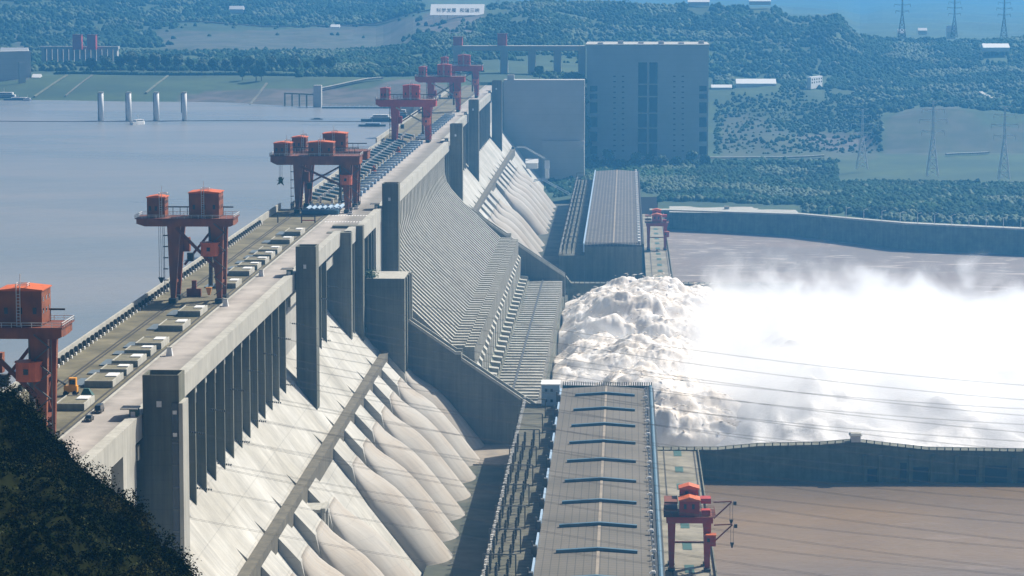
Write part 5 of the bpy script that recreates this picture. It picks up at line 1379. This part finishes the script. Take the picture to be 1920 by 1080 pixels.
# ================================================================ SPRAY
def mist_H(x, y):
    """height of the dense spray above the basin"""
    ex = max(0, min(1, (x - 30) / 60)); ey = max(0, min(1, (y - 1304) / 90)) * max(0, min(1, (1905 - y) / 130))
    fx = 1 - .32 * max(0, min(1, (x - 95) / 175))
    return 70 + (33 + 8 * math.sin(x * .02 + 1)) * (ex ** .8) * (ey ** .45) * fx
def white_mat(name, col, col2, bump=1.2, rough=.95, sc=.12):
    m = mat(name, col, rough, 0, .1, col2=col2, c2scale=sc, c2pos=.44, c2w=.16, spec=.1)
    n = m.node_tree.nodes; L = m.node_tree.links; b = n['Principled BSDF']
    geo = n.new('ShaderNodeNewGeometry'); ns = n.new('ShaderNodeTexNoise'); ns.inputs['Scale'].default_value = .35; ns.inputs['Detail'].default_value = 9; ns.inputs['Roughness'].default_value = .68
    L.new(geo.outputs['Position'], ns.inputs['Vector']); bp = n.new('ShaderNodeBump'); bp.inputs['Distance'].default_value = bump; bp.inputs['Strength'].default_value = 1
    L.new(ns.outputs[0], bp.inputs['Height']); L.new(bp.outputs[0], b.inputs['Normal']); return m
M['foam'] = white_mat('white_water', (.90, .88, .86), (.80, .72, .63), .3)  # brownish second tone paints the shading of the churning water
# jets: three overlapping ridges of churning water thrown out of the bays
def jet_h(x, y):
    # x from -41 (bays) outwards
    best = 66
    for yc, wy, z0, z1, xl, xe in ((1412, 56, 82, 97, 8, 70), (1452, 34, 80, 92, 18, 66), (1555, 52, 82, 97, 4, 62), (1600, 40, 82, 94, 14, 70), (1720, 60, 84, 99, 4, 70), (1800, 64, 84, 99, 10, 84), (1850, 34, 84, 96, 16, 80)):
        u = (x + 41) / (xe + 41)
        if u < 0 or u > 1.25: continue
        pk = (xl + 41) / (xe + 41)
        arc = z0 + (z1 - z0) * (math.sin(min(1, u / pk) * math.pi / 2) if u < pk else 1) - (0 if u < pk else (z1 - 71) * ((u - pk) / (1 - pk)) ** 2.0)
        d = abs(y - yc) / (wy * (.62 + .45 * min(1, u)))
        fall = max(0, 1 - d ** 2.4)
        z = 67 + (arc - 67) * fall ** .6 if fall > 0 else 66
        best = max(best, z)
    return best
NX, NY = 220, 420
jv = []; jf = []
for j in range(NY + 1):
    y = 1345 + (1885 - 1345) * j / NY
    for i in range(NX + 1):
        x = -42.5 + 130 * i / NX
        h = jet_h(x, y); k = min(1, max(0, (h - 67) / 14))
        p = Vector((x * .045, y * .018, h * .03))
        n1 = noise.fractal(p, .85, 2.0, 3)
        n3 = sum(abs(noise.noise(Vector((x * (.021 + .004 * o_) * 2 ** o_, y * .040 * 2 ** o_, 3.3 + o_)))) * .47 ** o_ for o_ in range(6)) - .35
        dz = (n1 * 4.5 + n3 * 12) * k * min(1, (x + 44) / 14)
        jv.append((x + n3 * 3 * k, y + n1 * 4 * k, h + dz))
for j in range(NY):
    for i in range(NX):
        a = j * (NX + 1) + i
        if max(jv[a][2], jv[a+1][2], jv[a+NX+1][2], jv[a+NX+2][2]) < 68.0: continue
        jf.append((a, a+1, a+NX+2, a+NX+1))
random.seed(31); fv = []; ff_ = []
for _ in range(3500):
    a = jv[random.randrange(len(jv))]
    if a[2] < 74: continue
    s_ = random.choice((.25, .35, .5, .8)) * random.uniform(.6, 1.2)
    c = Vector(a) + Vector((random.uniform(0, 3), random.gauss(0, 1), random.expovariate(1 / 1.1)))
    n0 = len(fv); e = Vector((random.uniform(1, 3.2), random.gauss(0, .3), random.gauss(0, .4))) * s_
    fv += [tuple(c - e), tuple(c + Vector((0, s_ * .5, -s_ * .3))), tuple(c + e), tuple(c + Vector((0, -s_ * .5, s_ * .4))), tuple(c + Vector((0, .1, s_ * .6)))]
    ff_ += [(n0, n0+1, n0+4), (n0+1, n0+2, n0+4), (n0+2, n0+3, n0+4), (n0+3, n0, n0+4), (n0+3, n0+2, n0+1, n0)]
o = MB().add(jv, jf).add(fv, ff_).build('spillway_jet', M['foam'], smooth=True); tag(o, 'churning white water thrown out of the spillway bays', 'white water', kind='stuff')
# dense heart of the spray cloud
cv = []; cf = []
NX, NY = 130, 190
for j in range(NY + 1):
    y = 1306 + 600 * j / NY
    for i in range(NX + 1):
        x = 34 + 560 * (i / NX) ** 1.5
        h = mist_H(x, y) - 9; k = min(1, max(0, (h - 66) / 14))
        n1 = noise.fractal(Vector((x * .022, y * .012, 2.2)), .8, 2.0, 4); n3 = noise.fractal(Vector((x * .09, y * .05, 7)), .8, 2.1, 4)
        cv.append((x, y, max(60, h + (n1 * 9 + n3 * 2.4) * k)))
for j in range(NY):
    for i in range(NX):
        a = j * (NX + 1) + i
        if max(cv[a][2], cv[a+1][2], cv[a+NX+1][2], cv[a+NX+2][2]) < 67.5: continue
        cf.append((a, a+1, a+NX+2, a+NX+1))
M['spray_core'] = white_mat('spray_core', (.88, .87, .86), (.66, .65, .65), .6, sc=.020)  # grey patches put shading of the white spray into the colour
o = MB().add(cv, cf).build('spray_heart', M['spray_core'], smooth=True); tag(o, 'dense white heart of the spray cloud over the stilling basin', 'spray', kind='stuff')
# airy mist around it
X0, X1, Y0, Y1, Z0, Z1 = -38, 600, 1303.5, 1935, 68.7, 150
mv = bpy.data.materials.new('spray_mist'); mv.use_nodes = True; n = mv.node_tree.nodes; L = mv.node_tree.links
n.remove(n['Principled BSDF']); pv = n.new('ShaderNodeVolumePrincipled'); L.new(pv.outputs[0], n['Material Output'].inputs['Volume'])
pv.inputs['Color'].default_value = (.97, .98, 1, 1); pv.inputs['Anisotropy'].default_value = .1
geo = n.new('ShaderNodeNewGeometry'); sp = n.new('ShaderNodeSeparateXYZ'); L.new(geo.outputs['Position'], sp.inputs[0])
def m_(op, a, b=None, c=None):
    q = n.new('ShaderNodeMath'); q.operation = op
    for i, v in enumerate((a, b, c)):
        if v is None: continue
        if isinstance(v, (int, float)): q.inputs[i].default_value = v
        else: L.new(v, q.inputs[i])
    return q.outputs[0]
def ramp(src, a, b, c=0, d=1):
    q = n.new('ShaderNodeMapRange'); q.interpolation_type = 'SMOOTHSTEP'
    for i, v in enumerate((a, b, c, d)): q.inputs[i + 1].default_value = v
    L.new(src, q.inputs[0]); return q.outputs[0]
mpn = n.new('ShaderNodeMapping'); mpn.inputs['Scale'].default_value = (1, .45, 1); L.new(geo.outputs['Position'], mpn.inputs[0])
nn = n.new('ShaderNodeTexNoise'); nn.inputs['Scale'].default_value = .036; nn.inputs['Detail'].default_value = 6; nn.inputs['Roughness'].default_value = .62; nn.inputs['Distortion'].default_value = .4; L.new(mpn.outputs[0], nn.inputs['Vector'])
ex = ramp(sp.outputs[0], -34, 76); ey1 = ramp(sp.outputs[1], 1306, 1400); ey2 = ramp(sp.outputs[1], 1925, 1800)
ex2 = ramp(sp.outputs[0], 120, 290, 1, .78); veil = m_('MULTIPLY', ramp(sp.outputs[0], -46, -22), m_('MULTIPLY', ramp(sp.outputs[0], 80, 20), 27))
top = m_('ADD', m_('MAXIMUM', m_('MULTIPLY', m_('MULTIPLY', m_('MULTIPLY', m_('MULTIPLY', ex, ey1), ey2), ex2), 46), m_('MULTIPLY', m_('MULTIPLY', veil, ey1), ey2)), 72)
hh = m_('SUBTRACT', top, sp.outputs[2])                       # metres below the cloud top
hn = m_('ADD', m_('MULTIPLY', hh, .045), m_('MULTIPLY', m_('SUBTRACT', nn.outputs[0], .5), 4.4))
d_ = m_('MULTIPLY', m_('MULTIPLY', ramp(hn, .0, 2.3), .07), ramp(sp.outputs[0], -30, 50, .45, 1))
L.new(d_, pv.inputs['Density'])
o = MB().box(X0, X1, Y0, Y1, Z0, Z1).build('spray_mist', mv); tag(o, 'billowing white spray mist drifting over the stilling basin', 'mist', kind='stuff')

# ================================================================ POWER LINES
def wire(p, q, sag, label, group, rad=.13, n=22, twin=1.0):
    P, Q = Vector(p), Vector(q); t = thing('power_line', P, label, 'power line', group)
    for k in range(2):
        o_ = Vector((0, k * twin, 0)); pts = []
        for i in range(n + 1):
            f_ = i / n; c = P.lerp(Q, f_) + o_; c.z -= sag * 4 * f_ * (1 - f_); pts.append(c)
        MB().tube(pts, rad, 4, False).build('conductor', M['wire'], t)
    s_ = MB(); d = (Q - P).normalized()
    for k in range(7): s_.tube([P + d * (1 + k * .7), P + d * (1.35 + k * .7)], .32, 6)
    s_.build('insulator_string', M['dark'], t)
ORD = NUM
for k in range(11):
    y = 772 + 42.4 * k
    for q, (z0, z1, dy) in enumerate(((169, 128, 0), (150, 119, 12))):
        lab = ('upper' if q == 0 else 'lower') + ' power line from the dam wall out over the river, ' + ORD[k] + ' pair from the hillside'
        wire((-128.4, y + dy, z0), (262, y + dy - 62, z1 + 4), 9, lab, 'power lines crossing from the dam', .02 + .000015 * y, 30, 1.6)

# ================================================================ HAZE
hz = bpy.data.materials.new('haze'); hz.use_nodes = True; n = hz.node_tree.nodes; L = hz.node_tree.links
n.remove(n['Principled BSDF']); pv = n.new('ShaderNodeVolumePrincipled'); L.new(pv.outputs[0], n['Material Output'].inputs['Volume'])
pv.inputs['Color'].default_value = HAZE_COL; pv.inputs['Density'].default_value = HAZE_D; pv.inputs['Anisotropy'].default_value = .48
o = MB().box(-6000, 6000, -300, 12800, 30, 480).build('haze', hz); tag(o, 'pale blue haze hanging over the whole valley', 'haze', kind='stuff')
# leafy tops on the near hillside, sunlight put into their lighter colour
V = []; F = []; random.seed(77)
for _ in range(900):
    i = random.uniform(0, NT - .01); j = random.uniform(NS * .45, NS - 6); a = int(i) * (NS + 1) + int(j)
    c = Vector(hv[a]); px, py = pix(*c)
    if px < -40 or py > 1120 or noise.noise(c * .07) < .0: continue
    r = random.uniform(.5, 1.2)
    for q in range(16):
        d = Vector((random.gauss(0, 1), random.gauss(0, 1), random.gauss(0, 1))).normalized() * r * random.uniform(.7, 1.1)
        leaf(c + Vector((d.x, d.y, abs(d.z) + .5)), random.uniform(.12, .24))
M['leaf_sunlit'] = mat('hillside_leaves_sunlit', (.05, .06, .014), .8, .5, .4, spec=.1)
tag(MB().add(V, F).build('shrub_cover', M['leaf_sunlit']), 'leafy tops tinted lighter as if sunlit among the dark shrubs of the near hillside', 'shrubs', kind='stuff')
